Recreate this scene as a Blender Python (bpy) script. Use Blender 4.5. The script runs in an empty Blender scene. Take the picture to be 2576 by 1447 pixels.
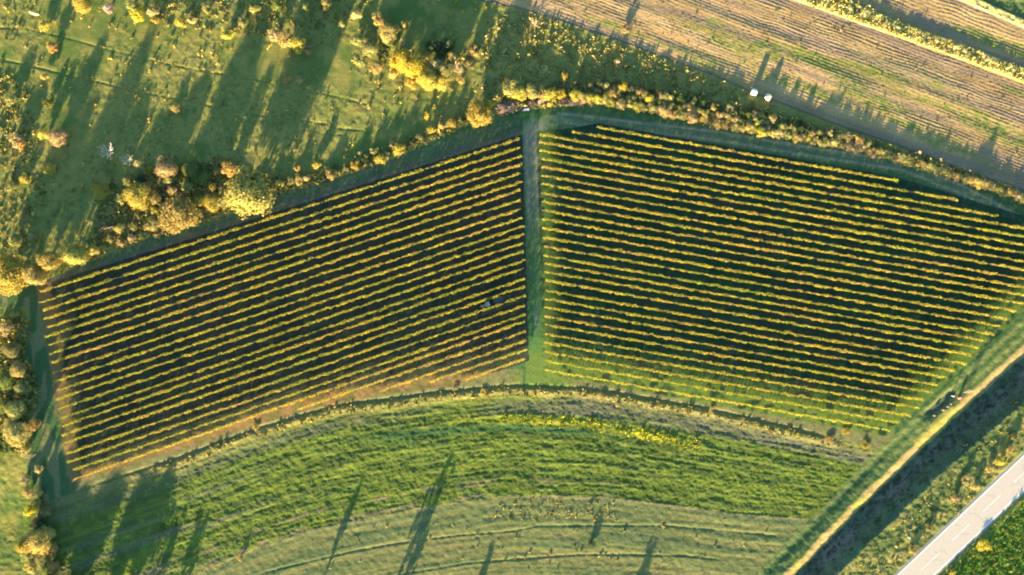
import bpy, bmesh, math, random
import numpy as np
from mathutils import Vector, Matrix

# ------------------------------------------------------------------ camera, sky, sun, exposure
SC = bpy.context.scene
COL = SC.collection
rad = math.radians
CAM_H = 171.0                      # drone looking straight down
S = CAM_H * 36.0 / 24.0 / 2576.0   # metres per survey unit (survey sheet is 2576 x 1447 units)
SUN_EL, SUN_AZ = rad(7.5), rad(21.0)   # light travels towards +Y, turned SUN_AZ towards +X

cam_d = bpy.data.cameras.new('camera')
cam_d.lens, cam_d.sensor_width = 24.0, 36.0
cam_d.clip_start, cam_d.clip_end = 1.0, 6000.0
cam = bpy.data.objects.new('camera', cam_d)
cam.location = (0, 0, CAM_H)
COL.objects.link(cam)
SC.camera = cam

world = bpy.data.worlds.new('World')
SC.world = world
world.use_nodes = True
wn = world.node_tree.nodes
sky = wn.new('ShaderNodeTexSky')
sky.sky_type = 'NISHITA'
sky.sun_disc = False
sky.sun_elevation = SUN_EL
sky.sun_rotation = math.pi + SUN_AZ
sky.air_density = 1.0
sky.dust_density = 0.6
sky.ozone_density = 1.6
wn['Background'].inputs['Strength'].default_value = 0.068
tint = wn.new('ShaderNodeMix')             # the photograph's cool white balance
tint.data_type = 'RGBA'; tint.blend_type = 'MULTIPLY'; tint.inputs['Factor'].default_value = 1.0
tint.inputs['B'].default_value = (0.78, 1.06, 1.22, 1)
world.node_tree.links.new(sky.outputs[0], tint.inputs['A'])
world.node_tree.links.new(tint.outputs['Result'], wn['Background'].inputs['Color'])

sun_d = bpy.data.lights.new('sun', 'SUN')
sun_d.energy = 5.0
sun_d.angle = rad(0.7)
sun_d.color = (1.0, 0.79, 0.46)
sun = bpy.data.objects.new('sun', sun_d)
ldir = Vector((math.sin(SUN_AZ) * math.cos(SUN_EL), math.cos(SUN_AZ) * math.cos(SUN_EL), -math.sin(SUN_EL)))
sun.rotation_euler = ldir.to_track_quat('-Z', 'Y').to_euler()
sun.location = (-60, -150, 60)
COL.objects.link(sun)

vs = SC.view_settings
vs.view_transform = 'Standard'
vs.look = 'None'
vs.gamma = 1.0
vs.exposure = 3.17
SC.cycles.filter_width = 2.0
SC.cycles.max_bounces = 5
SC.cycles.diffuse_bounces = 3
SC.cycles.transmission_bounces = 3

random.seed(7)
RNG = np.random.RandomState(11)

# ------------------------------------------------------------------ helpers
def W(vx, vy, h=0.0, z=0.0):
    """survey sheet position of something whose visible top is h above the plain -> plan position"""
    k = (CAM_H - h) / CAM_H
    return Vector(((vx - 1288.0) * S * k, (723.5 - vy) * S * k, z))

def shrink(pts, h):
    k = (CAM_H - h) / CAM_H
    return [(1288 + (x - 1288) * k, 723.5 + (y - 723.5) * k) for x, y in pts]

_tab = {}
def vnoise(x, y, seed=0):
    if seed not in _tab:
        _tab[seed] = np.random.RandomState(seed + 100).rand(512 * 512).astype(np.float32)
    t = _tab[seed]
    xi = np.floor(x).astype(np.int64); yi = np.floor(y).astype(np.int64)
    fx = (x - xi).astype(np.float32); fy = (y - yi).astype(np.float32)
    fx = fx * fx * (3 - 2 * fx); fy = fy * fy * (3 - 2 * fy)
    x0 = (xi & 511) * 512; x1 = ((xi + 1) & 511) * 512
    y0 = yi & 511; y1 = (yi + 1) & 511
    return (t[x0 + y0] * (1 - fx) + t[x1 + y0] * fx) * (1 - fy) + (t[x0 + y1] * (1 - fx) + t[x1 + y1] * fx) * fy

def fbm(x, y, seed=0, octs=3):
    a, tot, out = 1.0, 0.0, 0.0
    for i in range(octs):
        out = out + a * vnoise(x * 2 ** i, y * 2 ** i, seed + i * 17)
        tot += a; a *= 0.55
    return out / tot

def sstep(a, b, x):
    t = np.clip((x - a) / (b - a), 0, 1)
    return t * t * (3 - 2 * t)

def line(pts, x):
    p = np.array(sorted(pts), float)
    return np.interp(x, p[:, 0], p[:, 1])

def liney(pts, y):
    p = np.array(sorted((b, a) for a, b in pts), float)
    return np.interp(y, p[:, 0], p[:, 1])

def inpoly(poly, x, y):
    r = np.zeros(np.shape(x), bool)
    n = len(poly)
    for i in range(n):
        (x0, y0), (x1, y1) = poly[i], poly[(i + 1) % n]
        if y0 == y1: continue
        c = ((y0 > y) != (y1 > y)) & (x < (x1 - x0) * (y - y0) / (y1 - y0) + x0)
        r ^= c
    return r

def mix(c, col, m):
    m = m[..., None]
    return c * (1 - m) + np.array(col, np.float32) * m

# ------------------------------------------------------------------ survey data (survey units)
L_RIGHT = [(1308.6, 348.5), (1308, 370.7), (1312, 392), (1313, 412.4), (1309, 435.6), (1313, 456.9), (1310, 477.7), (1310, 502.4),
           (1310, 525.9), (1314, 546.9), (1318, 568.6), (1318, 588.6), (1317, 610.8), (1318, 631.2), (1320.6, 654.4), (1318, 674.8),
           (1320, 700.8), (1320, 720.2), (1323, 743.4), (1320, 768.5), (1322, 790.8), (1320, 808.4), (1323, 833.4), (1324, 855.7),
           (1327, 877.9), (1321, 902)]
L_LEFT = [(102, 733.9), (100.5, 761.7), (108.8, 780.2), (109.7, 803.4), (119, 823.8), (115, 847), (122.7, 868.3), (126, 890.6), (131, 911.9),
          (135, 938), (137.7, 960), (142, 983.3), (140, 1005.3), (148, 1028.5), (151.6, 1052.8), (157.4, 1071.3), (156, 1094.5),
          (160.9, 1115.4), (165.5, 1142), (165.5, 1165.2), (180.6, 1183.8), (179.4, 1208.1), (746, 1031), (954, 985.4), (1079, 961.6),
          (1170.8, 956)]
R_LY = [294.5, 316.5, 338.3, 357.2, 378.1, 399.5, 419.8, 441.7, 462.5, 485.7, 507, 529.2, 550.6, 572.8, 596.9, 619.2, 642.4, 662.8, 683.2,
        705.4, 730.5, 751.8, 772.2, 795.4, 816.7, 839.9, 861.2, 885.3, 907.6, 930.8]
R_LX = [1501.7, 1440, 1359.5, 1356.8, 1358, 1363, 1363, 1363, 1363, 1363, 1365, 1365, 1365, 1365, 1367, 1369, 1367, 1370.7, 1370.7, 1373, 1373,
        1372, 1370, 1370, 1372, 1372, 1369, 1372.5, 1372, 1371.6]
R_RX = [2259, 2409, 2510, 2600, 2625, 2622, 2618, 2614, 2610, 2605, 2600, 2592, 2575, 2556, 2532, 2515, 2500, 2480, 2461, 2443, 2431, 2404,
        2381, 2360, 2347, 2323, 2314, 2292, 2263, 2239.5]

VINE_L = [(92, 722), (1314, 338), (1331, 908), (1172, 964), (950, 996), (740, 1042), (174, 1218)]
VINE_R = [(1350, 332), (1440, 322), (1505, 310), (2265, 448), (2630, 560), (2590, 775), (2230, 1098), (1366, 940)]

HEDGE = [(-60, 760), (95, 715), (240, 650), (400, 590), (500, 562), (640, 520), (700, 485), (800, 465), (1000, 395), (1150, 325), (1230, 292),
         (1330, 275), (1490, 262), (1620, 280), (1800, 320), (2000, 355), (2150, 380), (2300, 420), (2450, 465), (2576, 510), (2800, 610)]
TOPTRACK = [(1345, 300), (1420, 284), (1600, 305), (1800, 328), (1932, 351), (2100, 378), (2266, 402), (2433, 470), (2576, 548), (2800, 660)]
CENTRE = [(1338, 290), (1338, 340), (1345, 560), (1350, 850), (1352, 970)]
DITCH = [(-400, 1430), (203, 1231), (434, 1157), (644, 1079), (844, 1021), (1011, 1000), (1111, 986), (1288, 971), (1471, 977), (1538, 987),
         (1655, 1007), (1772, 1027), (1932, 1064), (2150, 1115), (2400, 1180)]
MEADOW_EDGE = [(-400, 1800), (200, 1560), (480, 1450), (644, 1381), (794, 1331), (926, 1305), (1077, 1275), (1288, 1248), (1521, 1251), (1688, 1271),
               (1855, 1293), (2040, 1307), (2300, 1330)]
TERR_A = [(400, 1530), (661, 1444), (893, 1388), (977, 1373), (1144, 1351), (1288, 1339), (1355, 1326), (1521, 1324), (1688, 1325), (1932, 1348), (2100, 1370)]
TERR_B = [(700, 1530), (1011, 1447), (1178, 1420), (1288, 1411), (1455, 1398), (1588, 1398), (1722, 1401), (1822, 1411), (2000, 1440)]
UP_A = [(-100, 130), (0, 150), (53, 160), (144, 182), (187, 194), (254, 207), (334, 230), (434, 245), (534, 267), (644, 289), (744, 300), (811, 310),
        (861, 324), (928, 329), (1000, 345)]
UP_B = [(60, 70), (100, 80), (187, 100), (254, 120), (350, 143), (434, 164), (534, 182), (644, 200), (701, 214), (754, 227), (821, 237), (884, 252), (928, 264), (1000, 280)]
PL_LOW = [(900, -130), (1195, 0), (1288, 18), (1388, 47), (1537, 97), (1654, 140), (1787, 187), (1888, 233), (1965, 262), (2132, 326), (2266, 370),
          (2433, 434), (2576, 482), (2900, 600)]
PL_UP = [(1600, -140), (1999, 0), (2166, 60), (2366, 130), (2576, 207), (2900, 325)]
PL2_LOW = [(1750, -150), (2132, 0), (2266, 57), (2416, 110), (2576, 173), (2900, 300)]
PL2_UP = [(2100, -130), (2416, 0), (2576, 70), (2900, 205)]
GR2_UP = [(2200, -110), (2466, 0), (2576, 50), (2900, 190)]
CREST = shrink([(1800, 1745), (2050, 1504), (2109, 1447), (2232, 1324), (2366, 1194), (2479, 1097), (2576, 1014), (3000, 640)], 1.6)
BANK = [(1700, 1745), (1940, 1503), (1999, 1447), (2209, 1231), (2366, 1081), (2496, 964), (2576, 893), (3000, 520)]
RD_H = 1.62
ROAD_L = shrink([(2254, 1447), (2576, 1142.6)], RD_H)
ROAD_R = shrink([(2349, 1447), (2576, 1241)], RD_H)
TAN = math.tan(SUN_EL)

# ------------------------------------------------------------------ terrain height and colour
def road_frame():
    a = np.array(ROAD_L[0]); b = np.array(ROAD_L[1])
    c = np.array(ROAD_R[0])
    d = (b - a) / np.linalg.norm(b - a)
    n = np.array([-d[1], d[0]])
    if np.dot(c - a, n) < 0: n = -n
    w0 = np.dot(c - a, n); w1 = np.dot(np.array(ROAD_R[1]) - a, n)
    return a, d, n, (w0 + w1) / 2
RA, RDIR, RN, RWID = road_frame()

def relief(vx, vy):
    """large landforms only, metres"""
    h = 0.25 * (fbm(vx / 420 + 3, vy / 420, 1, 2) - 0.5)
    d = line(DITCH, vx)
    vs_ = np.clip((vy - (d - 125)) * S, 0, 16)
    h = h - 0.058 * vs_ * sstep(1450, 1330, vx) - 0.04 * vs_ * sstep(1330, 1450, vx) * sstep(2350, 2150, vx)
    # raised road side, ditch, bank
    wid = (line(CREST, vx) - line(BANK, vx)) * 0.72 * S
    plate = np.clip(wid / 0.45 * TAN - 0.55, 0.8, 2.2)
    dc = (vy - line(CREST, vx)) * 0.72 * S           # + towards the road
    db = (vy - line(BANK, vx)) * 0.72 * S            # + towards the ditch
    dc = dc + 0.9 * (fbm(vx / 34, vy / 34, 131, 2) - .5)
    db = db + 0.9 * (fbm(vx / 30, vy / 30, 133, 3) - .5)
    bottom = -0.80
    hh = np.where(dc > 0, plate, bottom + (plate - bottom) * sstep(-3.4, 0.0, dc))
    bank = bottom * sstep(-1.9, 0.7, db)
    zone = sstep(-6, -2, db)
    h = h * (1 - zone)
    h = np.where(db > 0.7, hh, np.where(db > -1.9, np.minimum(bank, hh + 5), h))
    return h, dc, db, plate

def trench(vx, vy, pts, half, depth):
    d = (vy - line(pts, vx)) * S
    return -depth * np.exp(-(d / half) ** 2)

def ground_z(vx, vy):
    h, dc, db, plate = relief(np.atleast_1d(np.float64(vx)), np.atleast_1d(np.float64(vy)))
    return float(h[0])

SOIL_D = (0.029, 0.036, 0.025)
GRASS = (0.085, 0.118, 0.030)
LUSH = (0.050, 0.115, 0.018)
OLIVE = (0.185, 0.165, 0.045)
DRY = (0.33, 0.25, 0.085)
TANC = (0.29, 0.205, 0.088)
GREY = (0.125, 0.135, 0.090)

def build_ground():
    X0, X1, Y0, Y1, st = -134.0, 134.0, -78.0, 78.0, 0.23
    def axis(a, b):
        core = np.arange(a, b + st * 0.5, st)
        g, ext = st, []
        p = 0.0
        while p < 2600:
            g *= 1.45; p += g; ext.append(p)
        ext = np.array(ext)
        return np.concatenate([a - ext[::-1], core, core[-1] + ext])
    xs, ys = axis(X0, X1), axis(Y0, Y1)
    nx, ny = len(xs), len(ys)
    PX, PY = np.meshgrid(xs, ys)
    vx = PX / S + 1288; vy = 723.5 - PY / S
    n1 = vnoise(PX / 0.42, PY / 0.42, 2); n2 = vnoise(PX / 1.1, PY / 1.1, 3); n3 = vnoise(PX / 2.7, PY / 2.7, 4)
    big = fbm(PX / 14, PY / 14, 5, 3); mid = fbm(PX / 4.2, PY / 4.2, 9, 3)
    fine = vnoise(PX / 0.25, PY / 0.25, 12)
    h, dc, db, plate = relief(vx, vy)
    cls = np.zeros(vx.shape, np.int8)
    dd = line(DITCH, vx); me = line(MEADOW_EDGE, vx); hd = line(HEDGE, vx)
    in_l = inpoly(VINE_L, vx, vy); in_r = inpoly(VINE_R, vx, vy)
    east = db > -1.9
    pl1 = (vy < line(PL_LOW, vx)) & (vy > line(PL_UP, vx))
    strip = (vy <= line(PL_UP, vx)) & (vy >= line(PL2_LOW, vx))
    pl2 = (vy < line(PL2_LOW, vx)) & (vy > line(PL2_UP, vx))
    strip2 = (vy <= line(PL2_UP, vx)) & (vy >= line(GR2_UP, vx))
    margin = (vy - (line(BANK, vx) - 95)) * 0.72          # field margin with the two ruts, survey units
    crop = (vy > dd + 4) & (vy < me) & (margin < 0) & (vx > 95)
    lowm = (vy >= me) & (margin < 0)
    wild = (vx < 72 + 14 * (n3 - .5)) & (vy > 770)
    head = (vy > hd) & (vy < dd) & ~in_l & ~in_r & ~wild
    crop = crop & ~wild
    upper = (vy <= hd) & ~pl1 & ~pl2 & ~strip & ~strip2

    # ---- colour
    c = np.zeros(vx.shape + (3,), np.float32) + np.array(GRASS, np.float32)
    c = mix(c, OLIVE, np.clip(sstep(0.42, 0.68, mid) * 0.75, 0, 1))
    c = mix(c, DRY, sstep(0.70, 0.9, n2 * 0.5 + mid * 0.5) * 0.25)
    # upper left meadow: rougher olive growth in patches
    rough = sstep(0.40, 0.62, big + 0.15 * (n3 - 0.5) + 0.12 * sstep(520, 200, vx) * sstep(150, 350, vy) - 0.06 * sstep(300, 500, vx) * sstep(230, 330, vy)) * upper
    zone_w = inpoly([(-200, 170), (60, 190), (95, 330), (110, 440), (120, 520), (60, 640), (-200, 700)], vx + 30 * (n3 - .5), vy + 30 * (n2 - .5)) | \
        inpoly([(380, -100), (960, -100), (880, 60), (700, 95), (520, 75), (400, 60)], vx + 30 * (n3 - .5), vy + 30 * (n2 - .5)) | \
        inpoly([(250, 400), (640, 400), (690, 470), (480, 585), (200, 660), (170, 640)], vx + 30 * (n3 - .5), vy + 30 * (n2 - .5)) | \
        inpoly([(860, 90), (930, 60), (1010, 120), (1000, 215), (900, 190)], vx + 30 * (n3 - .5), vy + 30 * (n2 - .5))
    rough = np.maximum(rough, zone_w * upper * 0.95)
    scrub = sstep(1195, 1260, vx + 60 * (n3 - .5)) * upper
    rough = np.maximum(rough, scrub)
    c = mix(c, OLIVE, np.clip(rough * (0.25 + 0.45 * n2) + scrub * 0.35, 0, 0.95))
    c = mix(c, (0.21, 0.18, 0.06), rough * sstep(0.55, 0.85, n1 * 0.6 + n3 * 0.4) * 0.7)
    c = mix(c, (0.03, 0.055, 0.025), rough * sstep(0.62, 0.8, vnoise(PX / 0.8, PY / 0.8, 44)) * 0.25)
    # vineyard soil
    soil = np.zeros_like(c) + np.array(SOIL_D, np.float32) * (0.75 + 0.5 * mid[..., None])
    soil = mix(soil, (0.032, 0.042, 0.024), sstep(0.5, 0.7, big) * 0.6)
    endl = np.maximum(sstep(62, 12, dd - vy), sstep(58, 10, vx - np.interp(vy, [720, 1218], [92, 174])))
    soil = mix(soil, (0.175, 0.112, 0.045), sstep(0.40, 0.68, endl * 0.65 + 0.55 * (0.35 * n1 + 0.35 * n2 + 0.3 * n3) - 0.02) * 0.9 * sstep(0.02, 0.2, endl))  # sunlit ground at row ends and under the lowest rows, painted tan
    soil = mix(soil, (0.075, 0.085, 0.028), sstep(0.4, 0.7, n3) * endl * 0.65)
    
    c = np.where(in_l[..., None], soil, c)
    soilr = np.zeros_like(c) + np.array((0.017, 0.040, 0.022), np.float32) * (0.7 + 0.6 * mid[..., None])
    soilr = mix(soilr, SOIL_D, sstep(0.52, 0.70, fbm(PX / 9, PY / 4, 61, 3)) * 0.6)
    soilr = mix(soilr, (0.085, 0.125, 0.026), np.clip(sstep(60, 10, vx - 1362) * 0.6 + sstep(835, 915, vy - 0.1785 * (vx - 1360)) * 0.85 + sstep(110, 20, (line(BANK, vx) - 100 - vy) * 0.72) * 0.9, 0, 0.95) * sstep(0.28, 0.52, 0.5 * n2 + 0.5 * mid))  # low sun on row ends and bottom rows put in as brighter green
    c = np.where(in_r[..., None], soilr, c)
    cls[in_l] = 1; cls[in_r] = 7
    # headland
    hg = np.zeros_like(c) + np.array((0.045, 0.085, 0.032), np.float32) * (0.75 + 0.5 * mid[..., None])
    c = np.where(head[..., None], hg, c)
    l1 = line([L_LEFT[0], L_RIGHT[0]], vx)
    dl = l1 - vy                                  # above the first row of the left block
    mL = head & (vx < 1312) & (vx > 92) & (dl > -8)
    c = mix(c, (0.092, 0.083, 0.058), mL * sstep(34, 20, dl + 10 * (n3 - .5)) * (0.6 + 0.4 * mid))
    c = mix(c, (0.085, 0.095, 0.055), mL * np.exp(-((dl - 44 + 6 * (n3 - .5)) / 8) ** 2) * 0.7)
    dt = vy - line(TOPTRACK, vx)
    mT = (head & (vx > 1345)).astype(np.float32)
    c = mix(c, (0.085, 0.118, 0.060), mT * sstep(-7, 0, dt) * sstep(38, 26, dt) * 0.8)
    rut = np.exp(-((dt - 3) / 2.6) ** 2) + 0.7 * np.exp(-((dt - 24) / 3.2) ** 2)
    c = mix(c, (0.23, 0.195, 0.155), mT * np.clip(rut * (0.25 + 0.6 * mid), 0, 1) * sstep(1360, 1440, vx))
    trk_t = (mT > 0) & (dt > -4) & (dt < 34)
    cx = liney(CENTRE, vy); dx = vx - cx
    mC = (vy > 285) & (vy < 972) & (np.abs(dx) < 29) & ~in_l & ~in_r
    lushc = np.zeros_like(c) + np.array((0.045, 0.100, 0.030), np.float32) * (0.75 + 0.5 * mid[..., None])
    c = np.where(mC[..., None], lushc, c)
    grey_k = sstep(620, 420, vy) * 0.9 + 0.25 * sstep(900, 600, vy)
    c = mix(c, GREY, mC * sstep(292, 335, vy) * np.clip(grey_k * sstep(23, 14, np.abs(dx + 3)) * (0.55 + 0.6 * mid), 0, 1))
    c = mix(c, (0.165, 0.15, 0.115), mC * sstep(300, 345, vy) * (np.exp(-((dx + 14) / 4) ** 2) + np.exp(-((dx - 8) / 4) ** 2)) * 0.6 * sstep(640, 480, vy))
    c = mix(c, (0.19, 0.175, 0.145), mC * np.exp(-((dx + 1) / 5) ** 2) * 0.6 * np.exp(-((vy - 800) / 26) ** 2))
    turn = np.hypot(vx - 1348, (vy - 318) * 1.2)
    c = mix(c, GREY, head * sstep(34, 18, turn + 12 * (n3 - .5)) * 0.75)
    c = mix(c, (0.09, 0.125, 0.028), mC * sstep(860, 905, vy) * 0.8)
    cls[trk_t | (mC & (vy < 860))] = 2
    # strip of soil and dry grass below the vines, up to the ditch line
    below = (dd - vy > -2) & (dd - vy < 60) & ~in_l & ~in_r & (vx > 170) & (vx < 2250) & ((vx < 1315) | (vx > 1378)) & (vy > 930)
    c = mix(c, (0.130, 0.118, 0.052), below * (0.6 + 0.4 * mid))
    c = mix(c, GRASS, below * sstep(1250, 1330, vx) * sstep(1480, 1400, vx))
    bank_s = np.exp(-((vy - dd - 13 - 8 * (n3 - .5)) / 8.0) ** 2) * (vx > 380) * (vx < 2120)
    cl = vy - dd

    # ---- crop field in curved drills
    t = np.clip((vy - dd) / np.maximum(me - dd, 40), -0.2, 1.4)
    rows = fbm(vx / 210 + 5, t * 17, 21, 3); rows2 = vnoise(vx / 55, t * 46, 24)
    cf = np.zeros_like(c) + np.array((0.075, 0.104, 0.022), np.float32) * (0.55 + 0.9 * (0.6 * mid + 0.4 * n2))[..., None]
    cf = mix(cf, (0.115, 0.145, 0.024), sstep(0.45, 0.7, rows) * 0.7)
    cf = mix(cf, (0.17, 0.165, 0.030), sstep(0.62, 0.85, n1 * .5 + n2 * .5) * 0.6)
    cf = mix(cf, (0.045, 0.062, 0.026), sstep(0.55, 0.75, rows2) * 0.55)
    cf = mix(cf, (0.14, 0.13, 0.04), sstep(0.16, 0.06, t) * 0.6)
    soilb = np.exp(-((t - 0.17) / 0.035) ** 2) * sstep(1150, 1350, vx) + 0.9 * np.exp(-((t - 0.235) / 0.022) ** 2) * sstep(1150, 1300, vx) + \
        0.7 * np.exp(-((t - 0.10) / 0.03) ** 2) * sstep(1300, 1500, vx) + 0.55 * np.exp(-((t - 0.16) / 0.05) ** 2) * sstep(1200, 900, vx)
    cf = mix(cf, (0.115, 0.095, 0.078), np.clip(soilb * (0.30 + 0.6 * mid), 0, 0.7))
    soile = (np.exp(-((t - 0.86) / 0.02) ** 2) + np.exp(-((t - 0.97) / 0.02) ** 2)) * sstep(0.42, 0.6, mid) * 0.7
    cf = mix(cf, (0.13, 0.095, 0.065), np.clip(soile, 0, 1) * sstep(1700, 1300, vx))
    stl = sstep(0.50, 0.62, vnoise(vx / 300 + 9, t * 30, 33)) * sstep(760, 500, vx)
    cf = mix(cf, (0.12, 0.105, 0.075), stl * 0.35)
    tf = 0.30 + 0.07 * (vx - 1300) / 400 + 0.02 * (n3 - .5)
    flow = np.exp(-((t - tf) / 0.045) ** 2) * sstep(1050, 1200, vx) * sstep(1800, 1690, vx)
    cf = mix(cf, (0.19, 0.20, 0.022), flow * (0.25 + 0.45 * n2))
    cf = mix(cf, (0.42, 0.34, 0.02), np.clip(flow * 0.8 * sstep(0.56, 0.74, n1 * 0.5 + n2 * 0.5) * (0.4 + 0.9 * np.exp(-((vx - 1640) / 110) ** 2)) + 0.5 * sstep(0.80, 0.92, n1 * .6 + mid * .4) * sstep(0.3, 0.4, t) * sstep(0.8, 0.6, t), 0, 0.9))
    cf = mix(cf, (0.030, 0.072, 0.030), np.exp(-((t - tf - 0.085) / 0.035) ** 2) * sstep(850, 1000, vx) * sstep(1560, 1420, vx) * 0.8)
    c = np.where(crop[..., None], cf, c)
    cls[crop] = 5
    c = mix(c, (0.205, 0.17, 0.055), np.clip(bank_s * (0.45 + 0.5 * n2), 0, 0.85) * (margin < -20))
    # lower meadow
    lm = np.zeros_like(c) + np.array((0.115, 0.125, 0.045), np.float32) * (0.7 + 0.6 * (0.5 * mid + 0.5 * n2))[..., None]
    arcs = fbm(vx / 260, (vy - me) / 16.0, 40, 3)
    lm = mix(lm, (0.082, 0.105, 0.045), sstep(0.48, 0.66, arcs) * 0.8)
    lm = mix(lm, (0.155, 0.145, 0.055), sstep(0.55, 0.35, arcs) * 0.6)
    lm = mix(lm, (0.215, 0.18, 0.07), np.exp(-((vy - me - 5) / 5) ** 2) * 0.7)
    c = np.where(lowm[..., None], lm, c)
    # field margin along the bank, with two ruts
    mg = (margin >= 0) & ~east & (vy > 560)
    mgc = np.zeros_like(c) + np.array((0.078, 0.118, 0.030), np.float32) * (0.7 + 0.6 * mid[..., None])
    c = np.where((mg & ~in_r)[..., None], mgc, c)
    for off, wd, cc, k in ((10, 5, (0.155, 0.16, 0.065), .8), (22, 4, (0.04, 0.075, 0.03), .7), (34, 5, (0.15, 0.155, 0.06), .8), (46, 4, (0.045, 0.08, 0.03), .7), (55, 6, (0.13, 0.15, 0.05), .6)):
        c = mix(c, cc, (mg & ~in_r) * np.exp(-((margin - off + 5 * (n3 - .5)) / wd) ** 2) * k)
    c = mix(c, TANC, (db > -2.3) * (db < 0.9) * sstep(-2.3, -1.6, db + 0.8 * (n3 - .5)) * (0.55 + 0.45 * mid))
    c = mix(c, (0.24, 0.22, 0.05), (db > -2.6) * (db < 0.9) * sstep(0.62, 0.72, vnoise(PX / 5.5, PY / 5.5, 71)) * 0.75)
    # ditch bottom and its far slope
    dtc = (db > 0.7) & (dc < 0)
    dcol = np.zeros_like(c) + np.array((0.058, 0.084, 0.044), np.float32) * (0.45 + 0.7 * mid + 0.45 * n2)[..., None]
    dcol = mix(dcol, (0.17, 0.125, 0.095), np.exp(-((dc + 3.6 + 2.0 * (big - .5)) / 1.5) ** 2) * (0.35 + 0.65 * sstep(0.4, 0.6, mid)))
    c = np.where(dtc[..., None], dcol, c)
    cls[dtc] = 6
    # road side
    rs = dc >= 0
    rsc = np.zeros_like(c) + np.array((0.090, 0.115, 0.036), np.float32) * (0.7 + 0.6 * mid[..., None])
    rsc = mix(rsc, OLIVE, sstep(0.45, 0.65, mid) * 0.8)
    rsc = mix(rsc, (0.22, 0.18, 0.07), sstep(0.58, 0.78, n2 * .5 + n3 * .5) * 0.45)
    q = (vx - RA[0]) * RN[0] + (vy - RA[1]) * RN[1]       # across the road
    rsc = mix(rsc, (0.26, 0.21, 0.06), np.exp(-((q + 38) / 16) ** 2) * sstep(0.35, 0.6, n2 * .5 + mid * .5))
    far = q > RWID + 6
    fc = np.zeros_like(c) + np.array((0.062, 0.115, 0.018), np.float32) * (0.7 + 0.6 * (0.5 * mid + 0.5 * n2))[..., None]
    fc = mix(fc, (0.23, 0.20, 0.06), sstep(26, 12, q - RWID) * 0.6)
    rsc = np.where(far[..., None], fc, rsc)
    rsc = mix(rsc, (0.36, 0.32, 0.26), sstep(7, 1, np.maximum(-q, q - RWID)) * 0.8)
    c = np.where(rs[..., None], rsc, c)
    # ploughed fields
    u = PX * 0.938 - PY * 0.347                     # along the furrows
    v = PX * 0.347 + PY * 0.938                     # across them
    fur = vnoise(u / 26, v / 1.15, 51); fw = fbm(u / 34, v / 5.0, 53, 3)
    pc = np.zeros_like(c) + np.array((0.30, 0.195, 0.088), np.float32) * (0.55 + 0.5 * mid + 0.45 * vnoise(u / 60, v / 2.6, 59))[..., None]
    pc = mix(pc, (0.17, 0.125, 0.10), sstep(0.52, 0.72, fur) * 0.55)
    gk = sstep(0.53, 0.67, fw) * (0.35 + 0.65 * sstep(0.4, 0.6, n2 * 0.5 + n1 * 0.5))
    gk = np.maximum(gk, 0.75 * np.exp(-((v - 57.5 + 5.0 * (fw - .5)) / 1.7) ** 2) * sstep(25, 45, PX) * sstep(95, 70, PX))
    pc = mix(pc, (0.12, 0.15, 0.030), np.clip(gk, 0, 1) * 0.85)
    pc = mix(pc, (0.40, 0.27, 0.12), np.exp(-((v - 49.0) / 2.2) ** 2) * 0.7)
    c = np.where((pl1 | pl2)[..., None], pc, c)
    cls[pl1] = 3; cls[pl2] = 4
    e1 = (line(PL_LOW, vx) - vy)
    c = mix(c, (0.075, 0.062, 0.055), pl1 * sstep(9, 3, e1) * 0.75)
    sc_ = np.zeros_like(c) + np.array((0.43, 0.33, 0.11), np.float32) * (0.75 + 0.5 * n2[..., None])
    tt = (vy - line(PL2_LOW, vx)) / np.maximum(line(PL_UP, vx) - line(PL2_LOW, vx), 10)
    sc_ = mix(sc_, (0.17, 0.16, 0.05), sstep(0.55, 0.25, tt + 0.5 * (mid - .5)) * 0.8)
    c = np.where(strip[..., None], sc_, c)
    c = np.where(strip2[..., None], np.zeros_like(c) + np.array((0.45, 0.34, 0.12), np.float32), c)
    g2 = vy < line(GR2_UP, vx)
    c = np.where((g2 & (vx > 2300))[..., None], np.zeros_like(c) + np.array((0.085, 0.11, 0.04), np.float32), c)
    # left edge: darker green margin with paler streaks beside the row ends
    lm_ = (vx < 185) & ~wild & (vy > 735) & ~in_l & ~crop
    c = mix(c, (0.050, 0.088, 0.034), lm_ * 0.75)
    c = mix(c, (0.15, 0.14, 0.06), lm_ * sstep(0.56, 0.7, vnoise(vx / 14, vy / 45, 81)) * 0.7)

    # ---- small scale height
    amp = np.full(vx.shape, 0.5, np.float32)
    amp = np.where(upper, 0.14 + 0.30 * rough + 0.35 * scrub, amp)
    amp = np.where(in_l | in_r, 0.28, amp)
    amp = np.where(head, 0.25, amp)
    amp = np.where(trk_t | mC, 0.14, amp)
    amp = np.where(crop, 0.50, amp)
    amp = np.where(lowm, 0.38, amp)
    amp = np.where(mg, 0.40, amp)
    amp = np.where(dtc, 0.55, amp)
    amp = np.where(rs, 0.8, amp)
    amp = np.where(pl1 | pl2, 0.0, amp)
    amp = np.where(strip | strip2, 0.9, amp)
    near = sstep(0, 5, np.maximum(-q, q - RWID) - 2.0)
    amp = np.where(rs, amp * near, amp)
    h = h + amp * (0.13 * (n1 - 0.5) + 0.22 * (n2 - 0.5) + 0.22 * (n3 - 0.5) * (upper | crop) + 0.05 * (fine - .5))
    h = h + np.where(crop, 0.10 * (vnoise(PX / 0.34, PY / 0.34, 91) - .5) + 0.12 * (rows - 0.5) + 0.09 * (rows2 - 0.5), 0)
    h = h + np.where(lowm, 0.16 * (arcs - 0.5), 0)
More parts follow.
